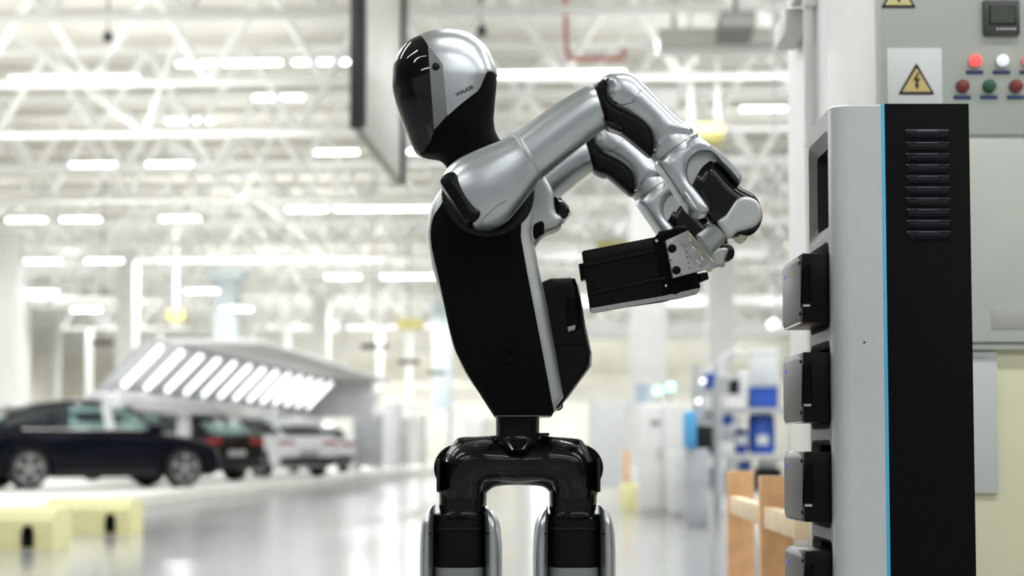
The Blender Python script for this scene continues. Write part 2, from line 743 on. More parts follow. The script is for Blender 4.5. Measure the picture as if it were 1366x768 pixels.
# ---- space-frame roof: the members that show largest are parts, the rest one joined part
unit = obj('unit_tube', tube((0, 0, 0), (0, 0, 1), 1, n=8), WHITE2)
unit_me = unit.data
bpy.data.objects.remove(unit)
frame = bpy.data.objects.new('roof_truss', None)
COL.objects.link(frame)
frame['kind'] = 'structure'
members = []
ZB, ZTOP = 8.7, 10.75
PITCH = 2.5
tv = [24.5 + 5.6 * j for j in range(19)]
for j, v in enumerate(tv):
    far_ = v > 75
    off = (j % 2) * .9
    u = -36 + off
    while u < 26:
        a, b, c = H(u, v, ZB), H(u + PITCH, v, ZB), H(u + PITCH / 2, v, ZTOP)
        members.append((a, b, .085))
        members.append((c, H(u + PITCH * 1.5, v, ZTOP), .085))
        members.append((a, c, .095))
        members.append((b, c, .095))
        u += PITCH
# sway bracing between neighbouring trusses and a few long purlins
for j in range(len(tv) - 1):
    for u in range(-34, 26, 10):
        members.append((H(u, tv[j], ZTOP), H(u, tv[j + 1], ZTOP), .06))
        if j % 2 == 0:
            members.append((H(u, tv[j], ZTOP), H(u + 2.6, tv[j + 1], ZB), .055))
            members.append((H(u + 5.2, tv[j], ZTOP), H(u + 2.6, tv[j + 1], ZB), .055))


def in_view(p):
    x, y, z = p
    dy = y * CT + (z - CAMH) * ST
    dz = -y * ST + (z - CAMH) * CT
    px, py = 683 + FPX * x / dy, 462 - FPX * dz / dy
    return dy > 1 and -60 < px < 1060 and -60 < py < 620


vis = [m for m in members if in_view((m[0] + m[1]) / 2)]
vis.sort(key=lambda m: ((m[0] + m[1]) / 2).length)
big = set(id(m) for m in vis[:290])
rest = []
ZAX = Vector((0, 0, 1))
for m in members:
    a, b, rr = m
    if id(m) in big:
        if 'tube' not in MATS:
            MATS['tube'] = 1
        o = bpy.data.objects.new('truss_member', unit_me)
        COL.objects.link(o)
        o.parent = frame
        d = b - a
        o.location = a
        o.rotation_mode = 'QUATERNION'
        o.rotation_quaternion = ZAX.rotation_difference(d)
        o.scale = (rr, rr, d.length)
    elif (a + b).y < 240:
        rest.append(tube(a, b, rr, n=5, caps=False))
o = obj('truss_members', join(*rest), WHITE2, None, ang=0, fix=False)
o.parent = frame
o['kind'] = 'stuff'
# ---- luminaires: one battens kind, each its own thing
lb = box(-.66, .66, -.09, .09, .02, .09, .01)
lg = join(box(-.64, .64, -.075, .075, -.045, .02, .012))
proto = None
LROWS = [  # v, photo row height, spans in x
    (35.2, 92, [(-30, 100), (106, 150)]), (35.2, 93, [(660, 838)]), (39, 73, [(250, 276), (283, 470)]),
    (36, 97, [(868, 925)]), (44, 121, [(330, 400)]), (46, 152, [(225, 262)]), (47, 197, [(405, 480), (545, 600)]), (49, 211, [(60, 160), (180, 250)]),
    (55, 275, [(390, 420), (445, 605)]), (56, 286, [(190, 272), (60, 128), (5, 32)]),
    (60, 343, [(15, 70), (90, 165)]), (64, 367, [(432, 478), (508, 600)]), (50, 144, [(1000, 1040)]), (58, 153, [(960, 1020)]),
    (66, 385, [(250, 275), (30, 50)]), (70, 410, [(95, 115), (300, 320)])]
ORD = ('first', 'second', 'third', 'fourth', 'fifth', 'sixth', 'seventh', 'eighth')
RDESC = ('in the nearest row, left of the board', 'in the nearest row, between helmet and elbow', 'in the high row meeting the display board', 'in the lamp row over the robot elbow', 'in the lamp row under the nearest truss nodes',
         'in the short pair under the nearest row', 'in the lamp row at the display board foot', 'in the mid-height row crossing the star nodes', 'in the row level with the robot shoulder', 'in the dim row level with the chest',
         'in the low row above the black car', 'in the low lamp row beside the robot chest', 'beside the white tall cabinet, above the wrist', 'above the yellow crane girder', 'in the low far row beside the bluish column', 'in the far row above the tunnel roof')
for ri, (v, py, spans) in enumerate(LROWS):
    z = hz(py, v)
    cnt = 0
    for (a, b) in sorted(spans):
        wpx = 1.5 / v * FPX
        n = max(1, round((b - a) / wpx))
        for k in range(n):
            px = a + (b - a) * (k + .5) / n
            u = hu(px, v)
            lab = 'white batten lamp, %s from left %s' % (ORD[min(cnt, 7)], RDESC[ri])
            cnt += 1
            if proto is None:
                proto = thing('ceiling_luminaire', lab, 'lamp', H(u, v, z), -HA, 'batten lamps under the roof truss', local=True)
                obj('housing', lb, LAMPF, proto)
                obj('diffuser', lg, LAMPM, proto)
            else:
                c = copy_tree(proto)
                c.location = H(u, v, z)
                c['label'] = lab

# ---- columns
def column(px, v, wd, top=ZB, name='column', m=WHITE):
    u = hu(px, v)
    g = join(hbox(u - wd / 2, u + wd / 2, v - wd / 2, v + wd / 2, 0, top, .03), hbox(u - wd * .72, u + wd * .72, v - wd * .72, v + wd * .72, 0, .5, .03), hbox(u - wd * .8, u + wd * .8, v - wd * .8, v + wd * .8, top - .35, top, .03))
    o = struct(obj(name, g, m))
    return o


column(865, 38, .8)
column(-6, 58, .9)
column(297, 74, 1.0, m=GREYBOX if False else mat('bluish_column', (.50, .56, .58), .5, 0, noise=.05))
column(590, 90, 1.0, m=MATS['bluish_column'])
column(425, 84, .8)
column(160, 66, .7)
column(700, 100, .9)
column(960, 52, .8)
for k, (px, v) in enumerate(((470, 60), (520, 72), (560, 84), (600, 100), (640, 110), (500, 66), (540, 78))):
    column(px, v, .35, 3.2)

# ---- low platform the cars stand on
struct(obj('floor_platform', hbox(-30, -7.35, 18, 148, 0, .24, .02), mat('platform_paint', (.80, .79, .75), .4, 0, noise=.05, nscale=1)))

# ---- mezzanine and service beams far behind
def beam(name, px0, px1, py, v, hgt, dep=.4, m=WHITE):
    z = hz(py, v)
    return struct(obj(name, hbox(hu(px0, v), hu(px1, v), v, v + dep, z - hgt / 2, z + hgt / 2), m, ang=0))


for k, (px0, px1, py, v, hg) in enumerate(((-80, 1000, 305, 78, .5), (-80, 700, 345, 90, .4), (-80, 660, 372, 96, .5), (-60, 660, 398, 108, .5), (-60, 640, 415, 112, .3), (-80, 640, 436, 120, .7), (-60, 620, 462, 140, 1.2), (-60, 300, 318, 84, .25), (60, 460, 330, 88, .3), (-60, 240, 358, 92, .3), (150, 640, 385, 100, .35), (-60, 660, 426, 116, .5), (-60, 400, 448, 120, .6), (640, 1040, 250, 62, .6), (640, 1040, 330, 70, .5), (640, 1040, 400, 90, .6), (640, 1040, 440, 60, .5))):
    beam('trim_%d' % (k + 1), px0, px1, py, v, hg)
for k, px in enumerate((20, 62, 108, 205, 250, 330, 380, 455, 505, 545)):
    v = 92 + (k % 3) * 8
    struct(obj('trim_%d' % (20 + k), hbox(hu(px, v) - .18, hu(px, v) + .18, v, v + .3, 0, ZB), WHITE, ang=0))
for k in range(4):
    v = 118 + k * 8
    struct(obj('trim_%d' % (40 + k), hbox(-30, 8, v, v + .3, 4.2 + k * .3, 5.2 + k * .4), WALLM, ang=0))
# crane girder and ducts above the nave on the far right side
cg = thing('crane_girder', 'yellow painted crane girder hanging beyond the raised robot elbow', 'crane', H(hu(942, 34), 34, hz(190, 34)))
obj('girder', hbox(hu(918, 34), hu(968, 34), 34, 34.5, hz(190, 34), hz(162, 34), .02), OLIVE, cg)
for px in (924, 960):
    obj('hanger', hbox(hu(px, 34) - .04, hu(px, 34) + .04, 34.2, 34.3, hz(162, 34) - .03, ZR - .03), WHITE2, cg)
duct = tag(free('air_duct', join(hbox(hu(880, 30), hu(1120, 30), 30, 31, hz(56, 30), hz(33, 30), .05), hbox(hu(900, 30), hu(906, 30), 30.4, 30.7, hz(33, 30) - .04, ZR - .01), hbox(hu(1040, 30), hu(1046, 30), 30.4, 30.7, hz(33, 30) - .04, ZR - .01)), mat('duct_metal', (.50, .50, .46), .5, .2, noise=.08, nscale=1), H(hu(1000, 30), 30, hz(56, 30))), 'long beige air duct crossing under the roof', 'duct')
tag(free('fan_coil_unit', join(hbox(hu(964, 28), hu(1012, 28), 28, 29.4, hz(31, 28), hz(10, 28), .04), hbox(hu(985, 28), hu(990, 28), 28.5, 28.7, hz(10, 28) - .03, ZR)), mat('coil_unit_dark', (.16, .155, .14), .6, 0, noise=.1), H(hu(987, 28), 28, hz(31, 28))), 'dark box shaped air unit hung high beside the beige duct', 'air unit')
pr = [(755, -20, 757, 56), (757, 56, 760, 74), (760, 74, 832, 74), (832, 74, 836, 60)]
tag(free('fire_pipe', join(*[tube(H(hu(a, 33), 33, hz(b, 33)), H(hu(c, 33), 33, hz(d, 33)), .042, n=10) for a, b, c, d in pr]), REDP, H(hu(760, 33), 33, hz(74, 33))), 'red fire sprinkler pipe under the roof above the robot', 'pipe')
for (px, py, v) in ((128, 42, 34), (642, 41, 34)):
    p = H(hu(px, v), v, hz(py, v))
    tag(free('pendant_speaker', join(disc(p, (0, 0, 1), .10, .2, 16, .03), tube(p + Vector((0, 0, .2)), Vector((p.x, p.y, ZR)), .02, n=6)), DARKS, p), 'small dark pendant hung under the roof ' + ('above the parked black car' if px < 300 else 'just behind the robot helmet'), 'speaker')
for (px, py, v) in ((125, 455, 62), (497, 461, 56), (544, 482, 66), (583, 497, 80)):
    p = H(hu(px, v), v, hz(py, v))
    tag(free('hanging_sign', join(hbox(hu(px, v) - .42, hu(px, v) + .42, v, v + .12, p.z - .09, p.z + .09, .02), tube(p + Vector((0, 0, .08)), Vector((p.x, p.y, ZR - .02)), .02, n=5)), mat('sign_brown', (.10, .08, .06), .6, 0, noise=.1), p),
        {125: 'small brown sign board hung far away above the parked black car', 497: 'small brown hanging sign board, nearest of the receding row', 544: 'small brown hanging sign board, middle of the receding row', 583: 'small brown hanging sign board, farthest of the receding row'}[px], 'sign')
for (px, py, v, wd) in ((545, 430, 76, 34), (225, 418, 70, 22), (820, 330, 60, 50)):
    p = H(hu(px, v), v, hz(py, v))
    hw = wd / FPX * v / 2
    ch_ = thing('crane_hoist', {545: 'far yellow hoist beam above the light tunnel roof', 225: 'far yellow hoist beam above the tilted tunnel lamps', 820: 'yellow hoist hanging behind the robot arms'}[px], 'hoist', p)
    obj('hoist_beam', hbox(hu(px, v) - hw, hu(px, v) + hw, v, v + .6, p.z - .25, p.z + .25, .05), OLIVE, ch_)
    obj('hanger', hbox(hu(px, v) - .05, hu(px, v) + .05, v + .2, v + .3, p.z + .2, ZR - .03), WHITE2, ch_)

# ---- hanging display board, edge-on
v0, v1 = 21.5, 26.2
u0, u1 = hu(471, v0), hu(532, v1)
zb_ = hz(165, v0)
db = thing('display_board', 'large grey back of a hanging display board beside the robot head', 'display board', H(u0, v0, zb_))
pA, pB = H(u0, v0), H(u1, v1)
dd = (pB - pA).normalized()
nrm = Vector((-dd.y, dd.x, 0))
th = .13
bM = Matrix((( dd.x, nrm.x, 0, pA.x), (dd.y, nrm.y, 0, pA.y), (0, 0, 1, 0), (0, 0, 0, 1)))
Lb = (pB - pA).length
obj('board_panel', move(box(.06, Lb - .06, -th * .5, th * .5, zb_, zb_ + 3.4, .02), M=bM), BOARD, db)
for s0, s1 in ((0, .07), (Lb - .07, Lb)):
    obj('board_edge', move(box(s0, s1, -th * .62, th * .62, zb_, zb_ + 3.4, .01), M=bM), DARKS, db)
obj('far_bezel', move(box(Lb - .5, Lb + .01, -.12, -.05, zb_ - .01, zb_ + 3.0, .01), M=bM), DARKS, db)
obj('near_bezel', move(box(-.02, .05, -.13, .06, zb_ + .02, zb_ + 3.4, .01), M=bM), DARKS, db)
for s in (.6, Lb - .6):
    obj('hanger', move(box(s - .03, s + .03, -.03, .03, zb_ + 3.3, ZR), M=bM), STEEL, db)

# ---- inspection light tunnel with slanted tubes
tun = thing('light_tunnel', 'bright inspection light tunnel with slanted glowing tubes over the parked cars', 'light tunnel', H(-9, 30, .24))
for k in range(13):
    v = 31.6 + 1.42 * k
    ul, zl = hu(165 + (0 if k == 0 else 0), 32), 2.12
    ul = -9.05 + .035 * k
    uh, zh = ul + .70, 2.85
    t = obj('light_tube', move(tube((0, 0, 0), (uh - ul, 0, zh - zl), .055, n=12), d=H(ul, v, zl)), TUNL, tun)
    obj('tube_holder', hbox(ul - .16, ul - .02, v - .1, v + .1, zl - .18, zl - .02), LAMPF, t)
obj('lower_beam', hbox(-9.35, -8.75, 30.4, 52, 1.68, 1.98, .03), CARW, tun)
obj('roof_panel', hbox(-9.0, -6.9, 34, 54, 3.02, 3.14, .04), WHITE2, tun)
obj('lamp_panel', loft([[H(-9.35, v, 2.02), H(-8.45, v, 2.98), H(-8.6, v, 3.02), H(-9.5, v, 2.06)] for v in (31.4, 52)]), TUNP, tun)
obj('end_fascia', hbox(-9.4, -7.2, 52, 52.2, 1.9, 3.02, .03), CARW, tun)
for v in (36.2, 44.4, 51.6):
    obj('post', hbox(-9.2, -8.95, v, v + .2, .24, 1.8), CARW, tun)

# ---- low white booth panels and racks beyond the tunnel
for k, (px, v, wd, hg, m) in enumerate(((505, 58, 1.4, 2.4, CARW), (545, 66, 1.2, 2.2, WHITE), (575, 74, 1.6, 2.6, WALLM), (490, 55, .8, 2.0, STEEL), (622, 94, 2.0, 2.6, WHITE), (640, 105, 2.4, 2.8, WALLM), (530, 62, .7, 2.0, STEEL))):
    u = hu(px, v)
    t = thing('booth_panel', ['white tall booth panel nearest beyond the light tunnel', 'white booth panel, second beyond the light tunnel', 'beige booth panel far beyond the tunnel', 'steel framed booth panel just past the tunnel end', 'wide white booth panel near the robot hip', 'wide beige booth panel deepest behind the robot waist', 'narrow steel booth panel between two white panels'][k], 'booth panel', H(u, v, .24))
    obj('panel', hbox(u - wd / 2, u + wd / 2, v, v + .1, .4, hg, .02), m, t)
    for s in (-1, 1):
        obj('post', hbox(u + s * wd / 2 - .05, u + s * wd / 2 + .05, v - .03, v + .13, .24, hg + .1), STEEL, t)

# ---- cars
def make_car(name, label, paint, loc, rotz, side_glass=GLASSC, low=False, style=0):
    t = thing(name, label, 'car', loc, rotz, local=True)
    W = .93
    # body side outline with wheel arches, heading +x, wheels at +-1.45
    def arch(cx, r=.385, n=8):
        return [(cx + r * math.cos(a), .34 + r * math.sin(a)) for a in [PI * 1.06 - (PI * 1.12) * k / n for k in range(n + 1)]]
    top = [(-2.28, .62), (-2.3, .85), (-2.22, 1.02), (-1.7, 1.08), (-.6, 1.05), (.5, 1.01), (1.05, .99), (1.6, .92), (1.95, .83), (2.12, .70), (2.18, .5), (2.14, .3), (2.05, .22)]
    bottom = list(reversed(arch(-1.45) + [(-1.0, .2), (.95, .2)] + arch(1.45)))
    out = cr_closed(top, 3, (0, len(top) - 1))[:-3] + [Vector(p) for p in [(1.93, .22)] + bottom + [(-1.95, .24), (-2.2, .3)]]
    body = obj('body', pillow(out, 0, W, .11, .80, step=.2, layers=3), paint, t)
    # glasshouse: tumblehome by a second, narrower cushion
    gl = [(-2.05, 1.03), (-1.75, 1.28), (-1.35, 1.45), (-.7, 1.55), (0, 1.56), (.45, 1.47), (.85, 1.24), (1.12, 1.0), (.2, .98), (-1.2, .98)]
    gh = obj('glasshouse', pillow(cr_closed(gl, 4, (0, 7)), 0, .78, .22, .60, step=.16, layers=3), GLASS, t)
    rf = [(-1.8, 1.27), (-1.38, 1.47), (-.7, 1.575), (0, 1.585), (.42, 1.50), (.86, 1.26), (1.18, 1.0), (1.10, .99), (.80, 1.20), (.40, 1.40), (0, 1.50), (-.7, 1.49), (-1.33, 1.37), (-1.7, 1.19), (-2.1, 1.0), (-2.2, 1.0)]
    obj('roof', pillow(cr_closed(rf, 3, (0, 6, 7, 14, 15)), 0, .785, .18, .62, step=.15, layers=3), paint, t)
    for s in (-1, 1):
        fl = lambda g, s=s: (g if s < 0 else ([Vector((v[0], -v[1], v[2])) for v in g[0]], g[1]))
        for wx in ((-1.22, -.82, -.72, -1.1), (-.68, .0, -.02, -.66), (.10, .42, .84, .1)):
            pass
        win = [[(-1.5, 1.09), (-.78, 1.08), (-.76, 1.42), (-1.15, 1.36)], [(-.70, 1.08), (.0, 1.06), (-.04, 1.47), (-.69, 1.44)], [(.10, 1.06), (.86, 1.04), (.62, 1.24), (.36, 1.40), (.06, 1.46)]]
        for k, p_ in enumerate(win):
            obj('side_window', fl(pillow(p_, -.765, .012, .01, .008)), side_glass if k else GLASS, t)
        obj('pillar', fl(pillow([(-.02, 1.04), (.16, 1.04), (.05, 1.48), (-.12, 1.48)], -.77, .014, .01, .01)), CARW if paint is CARB else paint, t)
        obj('belt_trim', fl(box(-1.6, .95, -.925, -.80, 1.035, 1.065, .008)), CHROME, t)
        obj('sill_panel', fl(box(-1.0, .95, -.935, -.8, .2, .36, .03)), DARKG, t)
        for xs in (-.72, .05, .95):
            obj('door_seam', fl(box(xs - .008, xs + .008, -.936, -.92, .38, 1.0)), BLACKM, t, ang=0)
        for xs in (-.55, .25):
            obj('door_handle', fl(box(xs - .1, xs + .1, -.95, -.92, .86, .90, .01)), paint, t)
        obj('mirror', fl(box(.72, .92, -1.08, -.9, 1.02, 1.16, .04)), paint, t)
        obj('headlight', fl(box(1.80, 2.08, -.86, -.52, .66, .76, .03)), WHITEL if False else CHROME, t)
        obj('tail_light', fl(box(-2.31, -2.1, -.88, -.42, .82, .93, .03)), TAIL, t)
        for cx in (-1.45, 1.45):
            wy = -.92 * 1
            whl = obj('wheel', fl(join(*[loft([[Vector((cx + rr * math.cos(2 * PI * k / 28), yy, .36 + rr * math.sin(2 * PI * k / 28))) for k in range(28)] for rr, yy in ((.24, -.915), (.33, -.925), (.36, -.89), (.36, -.73), (.33, -.70))])])), RUBBER, t)
            sp = [disc((cx, -.905, .36), (0, -1, 0), .06, .022, 12)]
            for k in range(5):
                a = 2 * PI * k / 5 + .3
                ca, sa = math.cos(a), math.sin(a)
                sp.append(move(box(.03, .25, -.015, .015, -.035, .035, .006), M=Matrix(((ca, 0, -sa, cx), (0, 1, 0, -.922), (sa, 0, ca, .36), (0, 0, 0, 1)))))
            rg = [[Vector((cx + rr * math.cos(2 * PI * k / 28), yy, .36 + rr * math.sin(2 * PI * k / 28))) for k in range(28)] for rr, yy in ((.235, -.918), (.26, -.93), (.265, -.92))]
            sp.append(loft(rg, (False, False)))
            obj('rim', fl(join(*sp)), RIM, whl)
    obj('rear_bumper', box(-2.33, -2.1, -.8, .8, .3, .5, .05), DARKG, t)
    obj('rear_window', move(box(-.02, .02, -.62, .62, 0, .46, .01), M=Matrix.Translation((-2.13, 0, 1.03)) @ Matrix.Rotation(math.radians(54), 4, 'Y')), side_glass, t)
    obj('number_plate', box(-2.34, -2.31, -.26, .26, .55, .68, .006), GREYBOX, t)
    return t


p = H(hu(112, 31), 31, .24)
make_car('car', 'glossy black hatchback car with pale green windows, parked side-on beside yellow barriers', CARB, p, math.radians(35))
make_car('car', 'dark brown car seen from its tail, parked behind the glossy black hatchback', CARD, H(hu(212, 38.5), 38.5, .24), math.radians(180 - 36))
make_car('car', 'white car just past the dark brown car under the light tunnel', CARW, H(hu(345, 45), 45, .24), math.radians(130), GLASS)
make_car('car', 'white car deepest in the light tunnel, beyond the other white car', CARW, H(hu(400, 54), 54, .24), math.radians(118), GLASS)

# ---- yellow barriers with dark fork slots
def barrier(label, px0, px1, v, py0, py1, slot_px):
    u0, u1 = hu(px0, v), hu(px1, v)
    h_ = hz(py0, v)
    t = thing('barrier_block', label, 'barrier', H((u0 + u1) / 2, v + .25, 0))
    d_ = .55
    prof = [(0, .0), (0, h_ * .72), (.05, h_ * .95), (.10, h_), (d_ - .10, h_), (d_ - .05, h_ * .95), (d_, h_ * .72), (d_, 0)]
    obj('block', loft([[H(uu, v + a, b) for a, b in prof] for uu in (u0, u1)]), YELLOW, t, 30)
    obj('cap', hbox(u0 + .03, u1 - .03, v + .09, v + d_ - .09, h_ - .005, h_ + .012, .008), YELLOW, t)
    us_ = hu(slot_px, v)
    arch = [(us_ - .055, .02), (us_ + .055, .02), (us_ + .055, h_ * .45), (us_ + .03, h_ * .6), (us_ - .03, h_ * .6), (us_ - .055, h_ * .45)]
    obj('fork_slot', move(pillow(arch, v + .0, .03, .004, .028), M=HM), BLACKM, t)
    return t


barrier('pale yellow barrier block nearest the camera, cut by the photo edge', -70, 62, 16.0, 681, 733, 28)
barrier('pale yellow barrier block with dark slot, behind the nearer one', 50, 167, 18.9, 668, 713, 141)
barrier('small pale yellow block on the floor just beyond the robot thigh', 827, 863, 26.5, 646, 680, 900)

# ---- things on the far right floor
wc = thing('switch_cabinet', 'white switch cabinet with green lamps standing in front of the big column', 'cabinet', H(hu(882, 25), 25, 0))
obj('body', hbox(hu(851, 25), hu(914, 25), 25, 25.7, 0, hz(538, 25), .02), WHITE, wc)
for a, b in ((853, 882), (884, 912)):
    dr = obj('door', hbox(hu(a, 25), hu(b, 25), 24.96, 25, .08, hz(541, 25), .008), WHITE, wc)
    obj('handle', hbox(hu(b - 4, 25), hu(b - 2, 25), 24.92, 24.97, .8, .95), GREYBOX, dr)
obj('vent', hbox(hu(868, 25), hu(880, 25), 24.94, 24.97, hz(568, 25), hz(560, 25)), GREYBOX, wc)
for px, py in ((878, 521), (895, 516)):
    q_ = H(hu(px, 25), 25.2, hz(py, 25))
    obj('lamp_post', tube(H(hu(px, 25), 25.2, hz(538, 25) - .02), q_, .018, n=8), STEEL, wc)
    obj('signal_lamp', disc(q_ - Vector((0, 0, .04)), (0, 0, 1), .05, .09, 16, .02), GREENL, wc)
nb = obj('notice_panel', hbox(hu(849, 25), hu(866, 25), 25.3, 25.36, hz(538, 25) - .01, hz(512, 25)), mat('notice_grey_blue', (.40, .45, .55), .5, 0, noise=.1), wc)
w2 = thing('white_cabinet', 'lower white cabinet beside the switch cabinet', 'cabinet', H(hu(918, 24.3), 24.3, 0))
obj('body', hbox(hu(893, 24.3), hu(921, 24.3), 24.1, 24.7, 0, hz(602, 24.3), .02), WHITE, w2)
obj('door', hbox(hu(895, 24.3), hu(919, 24.3), 24.06, 24.1, .06, hz(605, 24.3), .006), WHITE, w2)
tag(free('partition_board', join(hbox(hu(788, 32), hu(838, 32), 32, 32.1, hz(650, 32), hz(535, 32), .01), *[hbox(hu(px, 32) - .03, hu(px, 32) + .03, 31.98, 32.12, 0, hz(533, 32)) for px in (788, 838)]), mat('partition_white', (.74, .76, .76), .5, 0, noise=.05), H(hu(813, 32), 32, 0)), 'white partition board beyond the robot hip, beside the column', 'partition')
tag(free('orange_post', hbox(hu(836, 29) - .05, hu(836, 29) + .05, 29, 29.1, 0, hz(600, 29), .01), WOOD, H(hu(836, 29), 29, 0)), 'short orange post behind the small yellow block', 'post')


def rack(name, label, px0, px1, v, levels, dep=.7):
    u0, u1 = hu(px0, v), hu(px1, v)
    t = thing(name, label, 'rack', H((u0 + u1) / 2, v + dep / 2, 0))
    zt = hz(levels[0], v) + .35
    for u in (u0, u1):
        for vv in (v, v + dep):
            obj('upright', hbox(u - .025, u + .025, vv - .025, vv + .025, 0, zt), STEEL, t, ang=0)
    for py in levels:
        z = hz(py, v)
        obj('shelf', hbox(u0, u1, v - .02, v + dep + .02, z - .05, z, .005), STEEL, t)
    return t


V1 = 22.0
rack('storage_rack', 'steel storage rack holding blue bins, seen past the docked batteries', 958, 1062, V1, (545, 606, 655))
rack('storage_rack', 'steel rack with small parts, between the white cabinet and the bin rack', 929, 956, V1 + 1.5, (520, 560, 605, 650))


def bin_(name, label, cat, px0, px1, py0, py1, v, m, group=None, dep=.45, kind='open'):
    u0, u1, z0, z1 = hu(px0, v), hu(px1, v), hz(py1, v), hz(py0, v)
    t = thing(name, label, cat, H((u0 + u1) / 2, v + dep / 2, z0), group=group)
    if kind == 'open':
        obj('tub', join(hbox(u0, u1, v, v + dep, z0, z0 + .02), hbox(u0, u0 + .02, v, v + dep, z0, z1), hbox(u1 - .02, u1, v, v + dep, z0, z1), hbox(u0, u1, v, v + .02, z0, z1), hbox(u0, u1, v + dep - .02, v + dep, z0, z1)), m, t, ang=0)
        obj('rim', join(hbox(u0 - .012, u1 + .012, v - .012, v + .012, z1 - .03, z1 + .005), hbox(u0 - .012, u1 + .012, v + dep - .012, v + dep + .012, z1 - .03, z1 + .005)), m, t, ang=0)
    elif kind == 'drum':
        c = H((u0 + u1) / 2, v + .25, z0)
        rr = (u1 - u0) / 2
        obj('drum', loft([[c + Vector((rr * k_ * math.cos(2 * PI * k / 24), rr * k_ * math.sin(2 * PI * k / 24), (z1 - z0) * h_)) for k in range(24)] for k_, h_ in ((.86, 0), (1, .1), (1, .45), (1.04, .5), (1, .55), (1, .9), (.8, 1))]), m, t)
        obj('label_plate', hbox((u0 + u1) / 2 - .07, (u0 + u1) / 2 + .07, v + .25 - rr - .02, v + .25 - rr + .01, z0 + .12, z0 + .24), PAPER, t, ang=0)
    else:
        obj('case', hbox(u0, u1, v, v + dep, z0, z1, .02), m, t)
        obj('case_lid', hbox(u0 - .01, u1 + .01, v - .01, v + dep + .01, z1 - .07, z1 - .02, .008), m, t)
    return t


ZS = lambda py: py
bin_('parts_bin', 'dark blue bin on the top shelf of the bin rack', 'bin', 1000, 1036, 517, 544.5, V1 + .1, BLUEBIN)
bin_('plastic_drum', 'large blue drum on the middle shelf of the bin rack', 'drum', 998, 1034, 552, 605.5, V1 + .1, BLUEBIN, kind='drum')
bin_('plastic_drum', 'smaller blue drum beside the large blue drum', 'drum', 980, 997, 572, 605.5, V1 + .15, BLUEBIN, kind='drum')
bin_('carton', 'white carton standing above the dark blue bin', 'box', 1001, 1038, 466, 514, V1 + .7, PAPER, kind='case', dep=.4)
bin_('parts_bin', 'white bin on the bin rack, over the smaller blue drum', 'bin', 962, 996, 527, 544.5, V1 + .1, WHITE)
bin_('parts_bin', 'grey bin on the lowest shelf of the bin rack', 'bin', 966, 1004, 628, 654.5, V1 + .1, GREYBOX)
bin_('parts_bin', 'dark bin on the lowest shelf beside the grey bin', 'bin', 1008, 1040, 625, 654.5, V1 + .1, DARKG)
bin_('carton', 'pale carton on the middle shelf at the rack end', 'box', 962, 978, 590, 605.5, V1 + .1, PAPER, kind='case')
for k, (a, b, c_, d_, m, lb_) in enumerate(((930, 940, 540, 559.5, CARW, 'white case on the parts rack, upper middle shelf'), (941, 953, 545, 559.5, GREYBOX, 'grey case on the parts rack, upper middle shelf'), (930, 940, 580, 604.5, STEEL, 'steel case on the parts rack, lower middle shelf'), (941, 953, 585, 604.5, DARKG, 'dark case on the parts rack, lower middle shelf'), (931, 953, 622, 649.5, GREYBOX, 'grey case on the lowest shelf of the parts rack'), (930, 940, 503, 519.5, CARW, 'white case on top of the parts rack'), (941, 953, 498, 519.5, BLUEBIN, 'blue case on top of the parts rack'))):
    bin_('parts_case', lb_, 'case', a, b, c_, d_, V1 + 1.6, m, kind='case', dep=.5)
for k, (a, b, c_, d_, m, kd, lb_) in enumerate((
        (962, 972, 500, 526.5, STEEL, 'case', 'steel case stacked over the white bin'), (974, 984, 507, 526.5, DARKG, 'case', 'small dark case stacked over the white bin'), (986, 996, 496, 526.5, CARW, 'case', 'white upright case stacked over the white bin'),
        (980, 990, 555, 571, CARW, 'case', 'white case on top of the smaller blue drum'), (963, 977, 568, 589.5, STEEL, 'case', 'steel case on top of the pale rack-end carton'), (964, 976, 553, 567.5, BLUEBIN, 'case', 'blue case on top of the steel case'),
        (968, 982, 614, 627.5, CARW, 'case', 'white case on top of the grey low-shelf bin'), (986, 1000, 614, 627.5, BLUEBIN, 'case', 'blue case on top of the grey low-shelf bin'),
        (1012, 1034, 614, 624.5, STEEL, 'case', 'steel case on top of the dark low-shelf bin'))):
    bin_('parts_case', lb_, 'case', a, b, c_, d_, V1 + .12, m, kind=kd, dep=.4)
# machine with a light-blue tank
mc = thing('test_machine', 'light blue tank machine on a dark stand beside the white cabinet', 'machine', H(hu(926, 21), 21, 0))
obj('tank', hbox(hu(912, 21), hu(929, 21), 21, 21.4, hz(598, 21), hz(548, 21), .04), CYAN, mc)
obj('stand', hbox(hu(914, 21), hu(945, 21), 21.05, 21.5, .0, hz(598, 21), .02), mat('machine_grey', (.42, .45, .48), .5, 0, noise=.2, nscale=3), mc)
obj('hopper', disc(H(hu(938, 21), 21.2, hz(598, 21)), (0, 0, 1), .12, .28, 20, .03), DARKG, mc)
for k, (px, py) in enumerate(((932, 535), (938, 508))):
    obj('work_lamp', disc(H(hu(px, 21), 21.2, hz(py, 21)), (0, -1, 0), .03, .05, 16), TUNL, mc)
obj('lamp_mast', tube(H(hu(938, 21), 21.28, hz(598, 21)), H(hu(938, 21), 21.28, hz(495, 21)), .02, n=8), STEEL, mc)
